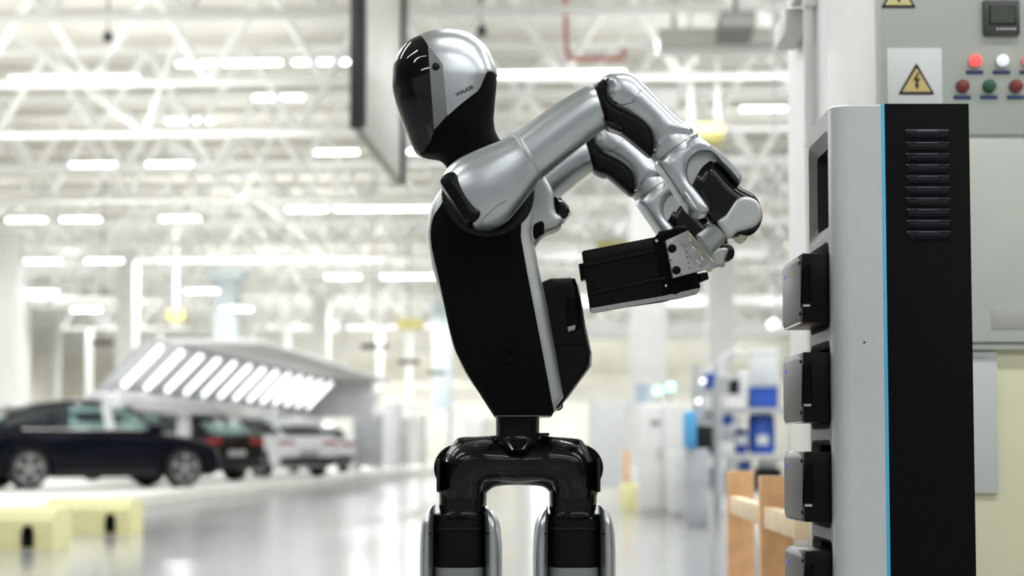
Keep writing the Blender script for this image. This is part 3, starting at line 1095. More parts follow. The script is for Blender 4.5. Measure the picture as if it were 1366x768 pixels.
# white tubular equipment arms above the racks
for k, (pts, lb_) in enumerate((([(962, 660), (962, 480), (975, 470), (990, 474)], 'white bent service pipe rising behind the bin rack'), ([(925, 640), (940, 500), (955, 488)], 'white leaning service pipe beside the parts rack'))):
    g = [tube(H(hu(a[0], 26.5), 26.5, max(0, hz(a[1], 26.5)) if j else 0), H(hu(b[0], 26.5), 26.5, hz(b[1], 26.5)), .045, n=10) for j, (a, b) in enumerate(zip(pts, pts[1:]))]
    tag(free('service_pipe', join(*g), CARW, H(hu(pts[0][0], 26.5), 26.5, 0)), lb_, 'pipe')
sl = thing('spot_lamp', 'small bright spot lamp beside the topmost docked battery', 'lamp', H(hu(1032, 18), 18, hz(432, 18)))
obj('lamp_head', disc(H(hu(1032, 18), 18, hz(432, 18)), (-.6, -1, -.3), .045, .09, 20, .01), TUNL, sl)
obj('drop_rod', tube(H(hu(1036, 18), 18.1, hz(428, 18)), H(hu(1036, 18), 18.1, ZR), .012, n=6), STEEL, sl)

# ---- wooden trestle rack
V3 = 5.8
wt = thing('wooden_frame', 'raw wooden frame with two orange posts and pale rails, beside the charging cabinet', 'frame', (q(1030, 700, V3)[0], V3, 0))


def post(px0, px1, pyt, Y, dep=.05):
    x0, z1 = q(px0, pyt, Y)
    x1, _ = q(px1, pyt, Y)
    return box(x0, x1, Y, Y + dep, 0, z1, .004)


PY = (7.0, 5.65, 4.9)
for (x0, x1), Y in zip(((971, 1006), (1014, 1058)), PY):
    xa, xb = q(x0, 640, Y)[0], q(x1, 640, Y)[0]
    obj('post', box(xa, xb, Y, Y + .045, 0, .845, .004), WOOD, wt)
ZRL = .93 - .219
for k, (x0, Y, x1, Y1) in enumerate(((979, PY[0], 1024, PY[1] + .05), (1026, PY[1], 1070, PY[2] + .02))):
    a_, b_ = Vector((q(x0, 670, Y)[0], Y - .03, 0)), Vector((q(x1, 690, Y1)[0], Y1, 0))
    d = b_ - a_
    M_ = Matrix.Translation((a_.x, a_.y, ZRL)) @ Matrix.Rotation(math.atan2(d.y, d.x), 4, 'Z')
    for zz, zname in ((0, 'rail'), (-.52, 'rail')):
        obj(zname, move(box(0, d.length, -.022, .022, zz - .034, zz + .034, .004), M=M_), WOODL, wt)

# ================================================================== electrical control panel behind the charging cabinet
YP = 4.5
XP = q(1173.5, 90, YP)[0]
cp = thing('control_panel', 'tall pale green electrical control panel with push buttons and a lightning warning sign', 'control panel', (1.4, YP + .35, 0))
XPR = 1.95
ZS1 = q(1330, 183, YP)[1]
ZS0 = q(1330, 459.5, YP)[1]
pb = obj('panel_body', box(XP - .005, XPR, YP + .012, YP + .75, ZS0 + .012, 2.6, .03, 4), PANELW, cp)
obj('upper_front', box(XP + .004, XPR - .01, YP, YP + .03, ZS1 + .006, 2.58, .006), PANEL, cp)
lf = obj('lower_door', box(XP + .004, XPR - .01, YP - .004, YP + .03, ZS0 + .006, ZS1 - .004, .005), mat('panel_door_paint', (.56, .60, .53), .45, 0, noise=.03, nscale=6), cp)
obj('door_plate', box(q(1322, 425, YP)[0], q(1368, 425, YP)[0], YP - .006, YP - .003, q(1322, 439, YP)[1], q(1322, 411, YP)[1], .0008), mat('label_plate_grey', (.42, .44, .40), .5, 0, noise=.04, nscale=20), lf)
# lightning sign on white card
x0, z1 = q(1183, 64.5, YP)
x1, z0 = q(1257, 139, YP)
sc_ = obj('sign_card', box(x0, x1, YP - .003, YP + .001, z0, z1, .0005), PAPER, cp)


def tri_round(cx, cy, hw, top, bot, rr=.06):
    A = [Vector((cx, top)), Vector((cx + hw, bot)), Vector((cx - hw, bot))]
    out = []
    for i in range(3):
        p0, p1, p2 = A[i - 1], A[i], A[(i + 1) % 3]
        a, b = p1 + (p0 - p1) * rr, p1 + (p2 - p1) * rr
        out += [a * (1 - t) ** 2 + p1 * 2 * t * (1 - t) + b * t * t for t in (0, .33, .66, 1)]
    return out


def sign(parent, cx, top, bot, hw, col, y):
    P = [q(p.x, p.y, YP) for p in tri_round(cx, 0, hw, top, bot)]
    o = obj('warning_sign', pillow(P, y - .0008, .001, .0005, .0008), INK, parent)
    h = bot - top
    P2 = [q(p.x, p.y, YP) for p in tri_round(cx, 0, hw * .78, top + h * .165, bot - h * .085, .04)]
    o2 = obj('sign_field', pillow(P2, y - .0022, .0008, .0004, .0006), col, o)
    s = h / 42
    bolt = [(cx + 1.0, top + 13.5), (cx - 5, top + 24.5), (cx - .8, top + 23.5), (cx - 1.2, top + 29), (cx - 3.2, top + 28.2), (cx + .5, top + 36), (cx + 4, top + 28.8), (cx + 1.6, top + 29.2), (cx + 4.5, top + 19.8), (cx - .2, top + 21.2), (cx + 4, top + 13.5)]
    bolt = [(cx + (p[0] - cx) * s, top + (p[1] - top) * s) for p in bolt]
    obj('lightning_bolt', pillow([q(*p, YP) for p in bolt], y - .0034, .0006, .0003, .0004), INK, o2)


sign(sc_, 1222, 84, 126.5, 24.5, SIGNY, YP - .003)
sign(cp, 1198.5, -29, 10.5, 23.5, SIGNY2, YP)
# panel meter
x0, z1 = q(1310, 1.5, YP)
x1, z0 = q(1359, 48, YP)
mt = obj('panel_meter', box(x0, x1, YP - .016, YP + .01, z0, z1, .004), METER, cp)
xa, za1 = q(1316.5, 8.5, YP)
xb, za0 = q(1353.5, 35, YP)
obj('meter_window', box(xa, xb, YP - .018, YP - .012, za0, za1, .002), INK, mt)
obj('meter_screen', box(xa + .006, xb - .006, YP - .0186, YP - .0175, za0 + .005, za1 - .004), LCD, mt, ang=0)
for k in range(6):
    c = q3(1328.5 + k * 4.6, 40.5, YP)
    obj('meter_key', disc(c + Vector((0, -.0155, 0)), (0, -1, 0), .0028, .002, 10), PAPER, mt)
BT = [(1300, 82, REDL, 'lit red'), (1336, 82, WHITEL, 'lit white'), (1371.5, 82, REDL, 'lit red'), (1283.5, 115.5, REDB, 'dark red'), (1319, 115.5, GREENB, 'dark green'), (1354.5, 115.5, REDB, 'dark red')]
for px, py, m, lb_ in BT:
    c = q3(px, py, YP)
    bt = obj('push_button' if py > 100 else 'pilot_lamp', disc(c + Vector((0, .004, 0)), (0, -1, 0), .0165, .024, 24, .005), m, cp)
    bt['label'] = lb_ + (' push button' if py > 100 else ' pilot lamp')
    obj('button_ring', disc(c + Vector((0, .002, 0)), (0, -1, 0), .0175, .009, 24, .002), GREYBOX if py < 100 else METER, bt)
    n0, n1 = q3(px - 11.5, py + 16.8, YP), q3(px + 11.5, py + 11.8, YP)
    obj('nameplate', box(n0.x, n1.x, YP - .003, YP + .001, n0.z, n1.z, .001), NAVY, cp)
# second cabinet deeper along the row
YC2 = YP + .76
XC2 = q(1045.5, 300, 6.05)[0]
c2 = thing('white_cabinet', 'plain white tall cabinet standing behind the control panel', 'cabinet', (XC2 + .4, YC2 + .4, 0))
obj('body', box(XC2 + .03, XPR, YC2, YC2 + .82, 0, 2.62, .02), WHITE, c2)
obj('side_panel', box(XC2 + .018, XC2 + .034, YC2 + .03, YC2 + .79, .08, 2.58, .006), WHITE, c2)
p = q3(1072, 130, 5.55)
obj('side_screw', disc((XC2 + .019, YC2 + .3, p.z), (-1, 0, 0), .012, .006, 12), GREYBOX, c2)
cj = thing('junction_box', 'pale grey junction box with a conduit high on the white cabinet side', 'junction box', (XC2 - .02, 5.7, q(1055, 55, 5.7)[1]))
jx1 = XC2 + .016
obj('box_body', box(jx1 - .075, jx1, 5.6, 5.85, q(1055, 54, 5.7)[1], q(1055, 20, 5.7)[1], .008), GREYBOX if False else PANELW, cj)
obj('box_cover', box(jx1 - .06, jx1 - .0, 5.5, 5.6, q(1055, 10, 5.6)[1], 2.5, .008), PANELW, cj)
tag(free('conduit_pipe', join(tube((XC2 - .003, 5.48, 0), (XC2 - .003, 5.48, 2.45), .018, n=14), *[box(XC2 - .022, XC2 + .016, 5.455, 5.505, z, z + .03, .003) for z in (.3, 1.1, 1.9, 2.35)]), WHITE, (XC2, 5.48, 0)), 'white vertical conduit pipe running up the white cabinet side', 'pipe')
# cream base under the panel
cbs = thing('base_cabinet', 'cream base cabinet under the control panel, right of the black housing', 'cabinet', (1.4, YP + .35, 0))
obj('body', box(XP + .0, XPR, YP + .032, YP + .74, 0, ZS0 + .010, .004), CREAM, cbs)
obj('plinth', box(XP + .01, XPR - .02, YP + .02, YP + .06, 0, .1, .003), GREYBOX, cbs)
obj('top_flange', box(XP + .002, XPR, YP + .01, YP + .06, ZS0 - .012, ZS0 + .004, .002), PANELW, cbs)
x1, z0 = q(1333, 658, YP + .02)
tag(free('notice_sheet', join(box(.98, x1, YP + .022, YP + .0295, z0, ZS0 - .016, .002), box(1.0, x1 - .03, YP + .018, YP + .023, ZS0 - .032, ZS0 - .024, .001)), mat('sheet_grey_white', (.58, .61, .58), .6, 0, noise=.02), (1.1, YP + .025, z0)), 'plain white sheet hanging on the cream base cabinet', 'sheet')
# ================================================================== the robot
YC = 3.45                      # middle plane of the robot
YA = 3.20                      # plane of the near arm
bx, _ = q(691, 640, YC)
robot = thing('humanoid_robot', 'silver and black humanoid robot standing turned at the waist, holding a black battery', 'robot', (bx, YC, 0))

# ---- head
HR = [(40.6, 590, 603, .004), (42.5, 577, 614, .022), (46, 567, 624, .037), (50, 559, 631, .048), (58.6, 544, 642, .062), (69, 535, 650.6, .072),
      (82, 528, 656, .080), (92.5, 525.6, 660, .083), (105.5, 525, 662.5, .085), (118.5, 525, 662, .085), (134, 528.5, 660.5, .084),
      (147, 532.5, 659.5, .082), (160, 537, 658.7, .078), (173, 542, 660.5, .073), (180, 545, 663, .069), (190, 549, 669, .063), (199, 553, 675, .058), (206, 557.5, 681, .055), (209, 564, 684, .054), (211, 577, 686, .053), (215, 588, 690, .053), (224, 596, 695, .054), (240, 602, 700, .055), (258, 606, 702, .055)]
HB = RowBody(HR, YC, 2.25)
head = obj('head', HB.geo(72), BLACKM, robot)
visL = lin([(559.5, 50), (566, 57.5), (572.5, 69), (573.8, 72), (581.6, 180.5), (575, 196), (563, 209)])
helmL = lin([(559.5, 50), (566, 57.5), (572.5, 69), (574.2, 73), (592.8, 98.2), (598.5, 164)])
helmR = lin([(662, 100.5), (653.5, 101), (648.5, 104), (641, 124), (637, 131), (632, 135.5), (599, 164)])
ys = [49.6 + (209 - 49.6) * i / 50 for i in range(51)]
skin_obj('visor', HB.skin(ys, lambda y: HB.ang(y, visL(y)), lambda y: 2 * PI - HB.ang(y, visL(y)), .0026, 40), HB, VISOR, head)['label'] = 'glossy black visor'
ytop = [40.7, 41.2, 42, 43, 44.5, 46, 48, 49.8] + [50 + (100.5 - 50) * i / 20 for i in range(21)]


def hl(y):
    return PI if y < 49.9 else HB.ang(y, helmL(y))


g = [HB.skin(ytop, lambda y: -hl(y), lambda y: hl(y), .003, 64)]
ylow = [100.5 + (164 - 100.5) * i / 26 for i in range(27)]


def hr(y):
    return HB.ang(y, helmR(y)) if y > 100.6 else 0


g.append(HB.skin(ylow, lambda y: min(hr(y), HB.ang(y, helmL(y))), lambda y: HB.ang(y, helmL(y)), .003, 26))
g.append(HB.skin(ylow, lambda y: -min(hr(y), HB.ang(y, helmL(y))), lambda y: -HB.ang(y, helmL(y)), .003, 26))
helm_geo = join(*g)
helm = skin_obj('helmet_shell', helm_geo, HB, SILVER, head)
helm['label'] = 'silver helmet shell'
strA = lin([(573.8, 71.7), (581.6, 180.5)])
strB = lin([(574.2, 71.7), (592.8, 98.2), (598.5, 164.1), (581.9, 180.5)])
ys = [72 + (180.3 - 72) * i / 30 for i in range(31)]
s1 = HB.skin(ys, lambda y: HB.ang(y, strB(y)), lambda y: HB.ang(y, strA(y)), .0022, 6)
skin_obj('temple_strip', s1, HB, GREYBAND, head)['label'] = 'grey strip behind the visor'
s2 = HB.skin(ys, lambda y: -HB.ang(y, strB(y)), lambda y: -HB.ang(y, strA(y)), .0022, 6)
skin_obj('temple_strip', s2, HB, GREYBAND, head)['label'] = 'grey strip behind the visor'
sg = s1
bv = BVHTree.FromPolygons([Vector(v) for v in join(helm_geo, sg)[0]], join(helm_geo, sg)[1])


def on_head(p, off=.0006):
    hit = bv.ray_cast(Vector((p.x, 2.5, p.z)), Vector((0, 1, 0)))
    return (hit[0] + Vector((0, -off, 0))) if hit[0] else Vector((p.x, YC - .085, p.z))


c0 = on_head(q3(584, 101.3, YC), 0)
obj('side_sensor', disc(c0 + Vector((0, .004, 0)), (0, -1, 0), .0078, .006, 24, .001), BLACKG, head)
a_ = math.radians(29)
tc = q3(621.5, 132.5, YC)
M = Matrix.Translation(tc) @ Matrix.Rotation(-a_, 4, 'Y') @ Matrix.Rotation(PI / 2, 4, 'X')
obj('head_lettering', text_geo('WALKER', .0098, M, on_head), INK, head, ang=0, fix=False)
ca_ = q3(615.6, 135.6, YC)
obj('head_lettering', ([on_head(ca_ + Vector(p)) for p in ((-.0014, 0, .006), (.0014, 0, .0074), (.0002, 0, .0088))], [(0, 1, 2)]), INK, head, ang=0, fix=False)


# ---- torso
TR = [(233, 608, 700, .07), (243, 600, 708, .10), (255, 594.6, 712, .118), (280, 579, 713, .128), (308, 573.5, 713, .132), (327, 574, 712, .133), (367, 580.5, 719, .134), (414, 594.6, 729, .134),
      (455, 603.5, 736.5, .132), (476, 610.5, 740.5, .13), (502, 623.5, 745, .126), (528, 642, 750, .118), (533, 645.5, 749.5, .116), (548, 656, 738.5, .108), (556, 661.5, 733, .10)]
TB = RowBody(TR, YC, 9.0)
torso = obj('torso', TB.geo(96), SILVER2, robot)
torso['label'] = 'silver torso shell'
bl = lin([(594.6, 250), (595.5, 282), (590, 290), (584, 299), (581, 311), (580, 323), (581, 337), (584, 351), (590, 376.6), (600.5, 428), (603, 440), (611.7, 471.6), (625.8, 500), (662, 557)])
br = lin([(699, 250), (699.5, 285), (697, 298), (693.5, 309), (693, 327), (701, 372), (710.5, 421), (736, 552)])
ys = [250 + (555.5 - 250) * i / 60 for i in range(61)]
skin_obj('side_panel', TB.skin(ys, lambda y: TB.ang(y, br(y)), lambda y: TB.ang(y, bl(y)), .003, 30, .004), TB, BLACKM, torso)['label'] = 'matte black side panel'
skin_obj('side_panel', TB.skin(ys, lambda y: -TB.ang(y, br(y)), lambda y: -TB.ang(y, bl(y)), .003, 30, .004), TB, BLACKM, torso)['label'] = 'matte black side panel'
yb = [519, 525, 531, 538, 545, 551, 555.9]
# fabric roll round the shoulder, and two sensor holes
for s in (-1, 1):
    rc = q3(652, 270, YC)
    ring = []
    for k in range(29):
        t = PI * .93 + PI * 1.14 * k / 28
        ring.append([rc + Vector(((.078 + .012 * math.cos(u)) * math.cos(t), s * (.128 + .012 * math.sin(u)), (.078 + .012 * math.cos(u)) * math.sin(t))) for u in [2 * PI * j / 10 for j in range(10)]])
    obj('shoulder_cuff', loft(ring), DARKG, torso)
for py in (469, 484):
    p = q3(681, py, YC)
    obj('sensor_hole', disc(Vector((p.x, YC - .134, p.z)), (0, -1, 0), .0075, .0045, 16, .001), BLACKM, torso)

# ---- back yoke (silver bracket behind the shoulder)
def yoke(s):
    f = (lambda v: v) if s < 0 else (lambda v: Vector((v.x, 2 * YC - v.y, v.z)))
    Yk = YC + .06
    y_ = obj('shoulder_yoke', pillow(qpoly([(700, 232), (722, 234), (731, 246), (737, 259), (741, 284), (747, 290), (750, 296), (747, 304), (738, 309), (727, 313), (718, 322), (713, 330), (700, 330), (694, 300)], YC - .075, 4), YC - .075, .045, .012, .03, to3=f), SILVER2, robot)
    y_['label'] = 'silver shoulder yoke'
    obj('yoke_socket', pillow(qpoly([(712, 300), (718, 296), (725.5, 295), (725.5, 311), (720, 314), (714, 319), (711, 312)], YC - .121, 3), YC - .118, .006, .003, to3=f), BLACKM, y_)
    obj('yoke_cap', pillow(qpoly([(738, 264), (746, 263.5), (758, 277), (760, 284), (757, 291), (750, 298), (746, 291), (741, 285)], YC - .075, 2, range(8)), YC - .075, .035, .008, .02, to3=f), BLACKG, y_)
    obj('cap_trim', pillow(qpoly([(760, 283), (761, 288), (752, 300), (750, 295)], YC - .075, 1, sm=False), YC - .075, .034, .003, .026, to3=f), CHROME, y_)


yoke(-1)

# ---- battery in its bay on the robot's back
bp = obj('battery_bay', pillow(qpoly([(700, 390), (722, 381), (733, 376.5), (758, 375), (765, 376), (767.5, 383), (771, 400), (777, 439), (782, 461), (785, 476), (784, 491), (755, 531), (745, 545), (735, 548), (712, 500)], YC, 3, range(15)), YC, .092, .012, .078), BLACKS, robot)
obj('bay_edge', pillow(qpoly([(767.2, 382), (769.5, 384), (779.5, 439), (787.5, 475), (787, 490), (757, 531), (741, 549), (738, 548), (755, 528), (782.5, 489), (783.5, 476), (775.5, 440)], YC, 1, sm=False), YC, .080, .002, .076), ALU, bp)['label'] = 'pale metal edge'
obj('bay_seam', pillow(qpoly([(733, 458.5), (781, 458.5), (781, 461), (733, 461)], YC - .09, 1, sm=False), YC - .088, .0065, .002, .005), BLACKM, bp)
obj('bay_grip', pillow(qpoly([(753, 398), (758, 396), (769, 397), (775, 440), (756, 442)], YC - .09, 2, range(5)), YC - .088, .008, .004, .003), BLACKM, bp)
obj('grip_latch', pillow(qpoly([(757, 436), (768, 433.5), (767, 439.5), (758, 442.5)], YC - .095, 1, sm=False), YC - .0955, .004, .002, .002), GREYBOX, bp)
tr = [q3(744 + 6 * math.cos(t), 540 + 6.5 * math.sin(t), YC - .06) for t in [PI * 2 * k / 16 for k in range(17)]]
obj('hook_ring', join(*[tube(tr[k], tr[k + 1], .0022, n=6) for k in range(16)]), BLACKS, bp)

# ---- waist and pelvis
obj('waist', limb([((661, 548), (719, 548), .075), ((661.5, 555), (719.5, 555), .075), ((662, 592), (719, 592), .075)], YC, 40, 4, sm=False), BLACKS, robot)
obj('waist_lip', box(*[q(718, 0, YC)[0], q(731.5, 0, YC)[0]], YC - .05, YC + .05, q(0, 581, YC)[1], q(0, 577.5, YC)[1], .001), BLACKS, robot)
pel_o = [(613, 583.5), (640, 582), (656, 581.5), (668, 586), (691, 590), (712, 586), (724, 581.5), (745, 582.5), (771, 584.5), (781, 594), (790, 610), (796, 625), (797.5, 642), (797, 657), (790, 664), (765, 668), (742, 664), (733, 656), (722, 648.5), (690, 646.5), (662, 648.5), (650, 656), (642, 664), (620, 668), (596, 664), (586, 657), (584, 642), (586, 625), (594, 606), (604, 592)]
pelvis = obj('pelvis', pillow(qpoly(pel_o, YC, 4), YC,  .05, .03, .02, step=.012), BLACKG, robot)
arch_ = [((587, 664), (648, 664)), ((585.5, 648), (649, 652)), ((587, 626), (653, 645)), ((602, 595), (663, 644)), ((634, 584.5), (674, 645)), ((662, 584.5), (683, 646)), ((691, 588), (691, 646.5))]
mir = lambda p: (1382 - p[0], p[1])
hys = [.066, .073, .078, .082, .084, .08, .076]
secs = [(a, b, h) for (a, b), h in zip(arch_, hys)] + [(mir(a), mir(b), h) for (a, b), h in zip(arch_[:-1][::-1], hys[:-1][::-1])]
obj('hip_arch', limb(secs, YC, 36, 2.3, m=6), BLACKG, pelvis)
sk = limb([((655, 581), (725, 581), .055), ((658, 588), (722, 588), .06), ((672, 600), (708, 600), .075)], YC - .02, 40, 2.4, dome=(0, .006))
obj('waist_socket', sk, BLACKG, pelvis)
for cx_, s in ((611, -1), (772.5, 1)):
    c = q3(cx_, 624, YC)
    o = obj('hip_motor', disc(c + Vector((0, .028, 0)), (0, -1, 0), .0475, .05, 40, .006), BLACKM, robot)
    e = q3(586.5 if s < 0 else 796.5, 632, YC)
    obj('hip_bracket', box(e.x - .003, e.x + .003, YC - .075, YC - .01, e.z - .034, e.z + .03, .0012), DARKG, o)

# ---- legs
for s, xs in ((-1, dict(o0=561, i1=670, b0=580, b1=647)), (1, dict(o0=820, i1=711, b0=798.5, b1=731))):
    X = lambda px: px
    b0, b1, o0, i1 = xs['b0'], xs['b1'], xs['o0'], xs['i1']
    lo, hi = min(b0, b1), max(b0, b1)
    ya, yb_ = (586, 649.5) if s < 0 else (732.5, 796)
    leg = obj('leg', limb([((lo + 1, 686), (hi - 1, 686), .06), ((lo, 692), (hi, 692), .066), ((lo, 768), (hi, 768), .07), ((lo, 885), (hi, 885), .062), ((lo + 4, 925), (hi - 4, 925), .058), ((lo + 5, 960), (hi - 5, 960), .058), ((lo + 8, 1140), (hi - 8, 1140), .045)], YC, 36, 3.6, m=3), BLACKS, robot)
    obj('hip_yoke', limb([((ya + 1, 640), (yb_ - 1, 640), .055), ((ya, 660), (yb_, 660), .058), ((ya, 676), (yb_ - 1, 676), .06), ((ya + 1, 684), (yb_ - 3, 684), .062), ((lo + 1, 690), (hi - 1, 690), .07)], YC, 36, 3.2, m=3), BLACKG, leg)
    obj('thigh_highlight', limb([((lo - .5, 701.5), (hi + .5, 701.5), .072), ((lo - .5, 704), (hi + .5, 704), .072)], YC, 36, 3.6, sm=False), DARKG, leg)  # grey ring standing in for the highlight line across the thigh
    obj('thigh_plate', limb([((lo, 757.5), (hi, 757.5), .073), ((lo, 764), (hi, 764), .079), ((lo, 880), (hi, 880), .075), ((lo, 890), (hi, 890), .068)], YC, 36, 3.6, m=3), GREYBAND, leg)

    def shell(xa, xb, top, inner):
        """thigh side shell between the joint side xa and the outside xb"""
        S = []
        for yy, f in ((top, .06), (top + 3, .30), (top + 9, .55), (top + 20, .8), (top + 36, .94), (top + 60, 1), (768, 1.0), (860, .95), (890, .6), (905, .2)):
            S.append(((min(xa, xa + (xb - xa) * f), yy), (max(xa, xa + (xb - xa) * f), yy), .045 + .04 * min(1, f * 1.2)))
        return limb(S, YC, 28, 2.6, m=3)
    o1 = obj('thigh_shell', shell(b0, o0, 673, False), SILVER, leg)
    o2 = obj('thigh_shell', shell(b1, i1, 675, True), SILVER, leg)
    for o_, xa, xb in ((o1, b0, o0), (o2, b1, i1)):
        x0, x1 = q(xa + (xb - xa) * .06, 709, YC)[0], q(xa + (xb - xa) * .42, 709, YC)[0]
        z_ = q(0, 709, YC)[1]
        obj('shell_seam', box(min(x0, x1), max(x0, x1), YC - .083, YC - .077, z_ - .001, z_ + .001), BLACKM, o_, ang=0)
    kc = q3((lo + hi) / 2, 918, YC)
    obj('knee_joint', disc(kc - Vector((.062, 0, 0)), (1, 0, 0), .058, .124, 32, .01), BLACKG, leg)
    obj('shin_shell', limb([((lo - 6, 950), (hi + 6, 950), .07), ((lo - 10, 985), (hi + 10, 985), .078), ((lo - 2, 1080), (hi + 2, 1080), .066), ((lo + 4, 1140), (hi - 4, 1140), .055)], YC, 36, 3, m=4), SILVER, leg)
    fc = q3((lo + hi) / 2, 1200, YC)
    obj('foot', move(pillow(cr_closed([(-.13, .012), (-.13, .035), (-.06, .07), (0, .10), (.04, .095), (.06, .06), (.065, .012), (.06, .0), (-.12, .0)], 3, (7, 8)), 0, .048, .015, .035), M=Matrix.Translation((fc.x, YC, 0)) @ Matrix.Rotation(PI / 2, 4, 'Z')), BLACKS, leg)


# ---- arms: drawn once on the near plane, mirrored about the robot's middle plane for the far side
def make_arm(far):
    f = (lambda V: [Vector((v[0] , 2 * YC - v[1], v[2])) for v in V]) if far else (lambda V: V)

    def O(name, geo, m, parent, label=None):
        o = obj(name, (f(geo[0]), geo[1]), m, parent)
        if label:
            o['label'] = label
        return o
    P = lambda pts, Y=YA, per=4, c=(): qpoly(pts, Y, per, c)
    # upper arm is the arm's own mesh
    arm = O('arm', limb([((683.5, 181), (719.5, 241), .0475), ((700, 168.5), (738, 226.5), .047), ((735, 143), (768, 202), .0455), ((762, 126), (790, 184), .0445), ((780, 116), (803, 174.5), .043), ((790.5, 112.5), (808.5, 172), .041)], YA, 40), SILVER, robot)
    sh = O('shoulder_shell', limb([((684, 180), (720, 241), .0475), ((672, 186), (714, 249), .0485), ((640, 199), (700, 268), .053), ((613, 211.5), (678, 294), .056), ((598.5, 223), (656, 306.5), .054), ((591, 236), (638, 306.5), .048), ((590.5, 243), (632, 302), .043)], YA, 40, 2.15, m=8), SILVER, arm)
    O('elbow_band', limb([((682, 180.4), (717.5, 242), .0478), ((683, 179.4), (719, 241.6), .0485), ((687, 176.5), (723, 238.6), .0483), ((688, 176.5), (723.5, 237.5), .0476)], YA, 40, sm=False), SILVER2, arm, 'raised band around the arm')
    a, b = Vector((599.5, 241.5)), Vector((632, 292))
    d = (b - a).normalized()
    nn = Vector((-d.y, d.x))
    cap = [a + nn * 11.5 * math.cos(t) - d * 6 * math.sin(t) for t in [PI * k / 8 for k in range(9)]] + [b - nn * 11.5 * math.cos(t) + d * 7 * math.sin(t) for t in [PI * k / 8 for k in range(9)]]
    cap = [c + nn * 1 for c in cap]
    O('shoulder_cap', pillow([q(p.x, p.y, YA) for p in cap], YA, .0572, .012, .046), BLACKS, sh)
    hub = q3(652, 262, YA)
    O('shoulder_hub', disc(hub + Vector((0, .02, 0)), (0, 1, 0), .05, YC - .125 - YA - .02 + .02, 32), BLACKM, sh)
    bvs = BVHTree.FromPolygons([v.co + ORG[sh.name] for v in sh.data.vertices], [tuple(p.vertices) for p in sh.data.polygons])
    sp_ = []
    for k in range(11):
        t = k / 10
        px, py = 643 + 33 * t, 297.5 - 25.5 * t - 9 * t * (1 - t)
        h = bvs.ray_cast(Vector((q(px, py, YA)[0], 2.6 if not far else 4.4, q(px, py, YA)[1])), Vector((0, -1 if far else 1, 0)))
        if h[0]:
            sp_.append(h[0])
    obj('shell_seam', join(*[tube(a_, b_, .0006, n=5) for a_, b_ in zip(sp_, sp_[1:])]), DARKG, sh)
    for (px, py) in ((697.5, 198.5),):
        O('arm_screw', disc(q3(px, py, YA) + Vector((0, -.0405, 0)), (0, -1, 0), .0016, .002, 10), INK, arm)
    # elbow
    S = [(807, 117), (806, 131), (812, 142), (829, 152.5), (846, 161), (860.5, 173), (867, 184), (869, 198), (866.5, 208.7)]
    el = O('elbow', pillow(P([(801, 110.5), (808, 112), (811, 122), (811, 132), (817, 141), (832, 149), (849, 157), (864, 169), (871, 183), (873, 200), (867, 210), (852, 199), (838, 187), (828, 179.6), (817.5, 176), (808, 171.5), (804, 161), (796, 147), (791.5, 131), (793, 117)]), YA, .031, .010, .012), BLACKS, arm, 'black S-shaped elbow joint')
    O('elbow_boot', pillow(P([(806, 166), (812, 165), (824, 170), (830, 176), (828, 180.5), (818, 178), (809, 173)]), YA - .018, .026, .006), BLACKG, el)
    O('elbow_rim', limb([((789.5, 113), (808.5, 172.5), .0425), ((792.5, 113), (810, 171), .0425)], YA, 36, sm=False), BLACKS, el)
    fo = O('forearm', pillow(P([(800.5, 110), (805.5, 104.5), (812, 101), (822, 98.7), (833, 98.5), (841, 100.5), (849, 105), (857, 113), (884, 140), (905, 160), (924, 178), (897, 196), (868, 209.5)] + S[::-1][1:], YA, 4, (11, 12)), YA, .0475, .032, .018, step=.008), SILVER, arm)
    cc = q3(829, 123, YA)
    # round cover seam with its key-hole screw
    arc = [q3(831 + 24 * math.cos(t), 121 + 24 * math.sin(t), YA) + Vector((0, -.046, 0)) for t in [math.radians(x) for x in range(55, 175, 10)]]
    bvf = BVHTree.FromPolygons([v.co + ORG[fo.name] for v in fo.data.vertices], [tuple(p.vertices) for p in fo.data.polygons])

    def onf(p, off=.0004):
        p = Vector((p.x, 2 * YC - p.y, p.z)) if far else p
        h = bvf.ray_cast(Vector((p.x, 2.6, p.z)), Vector((0, 1, 0)))
        r = (h[0] + Vector((0, -off, 0))) if h[0] else p
        return r
    pts = [onf(p) for p in arc]
    g_ = join(*[tube(pts[k], pts[k + 1], .0007, n=5) for k in range(len(pts) - 1)])
    obj('cover_seam', g_, DARKG, fo)
    c1 = onf(q3(820, 141.5, YA))
    obj('cover_screw', disc(c1 + Vector((0, .002, 0)), (0, -1, 0), .0036, .003, 14, .0006), DARKG, fo)
    pl = [onf(q3(860 - 19 * t, 122 + 19 * t - 8 * t * (1 - t), YA)) for t in [k / 8 for k in range(9)]]
    obj('cover_seam', join(*[tube(pl[k], pl[k + 1], .0004, n=5) for k in range(8)]), GREYBAND, fo)
    # forearm second shell with band
    O('forearm_sleeve', limb([((896, 151), (867, 196), .0425), ((908, 163), (867.5, 205), .043), ((924.5, 178.5), (871.5, 214.5), .0438), ((938.5, 190.5), (885, 232), .0445)], YA, 44), SILVER, fo)
    O('forearm_band', limb([((921, 176.5), (868.2, 210.8), .0446), ((927.2, 181), (874.2, 217.8), .0452)], YA, 40, sm=False), SILVER2, fo)
    O('band_groove', limb([((927.2, 180.9), (874.1, 217.9), .0456), ((927.7, 181.4), (874.6, 218.4), .0456)], YA, 40, sm=False), DARKG, fo)
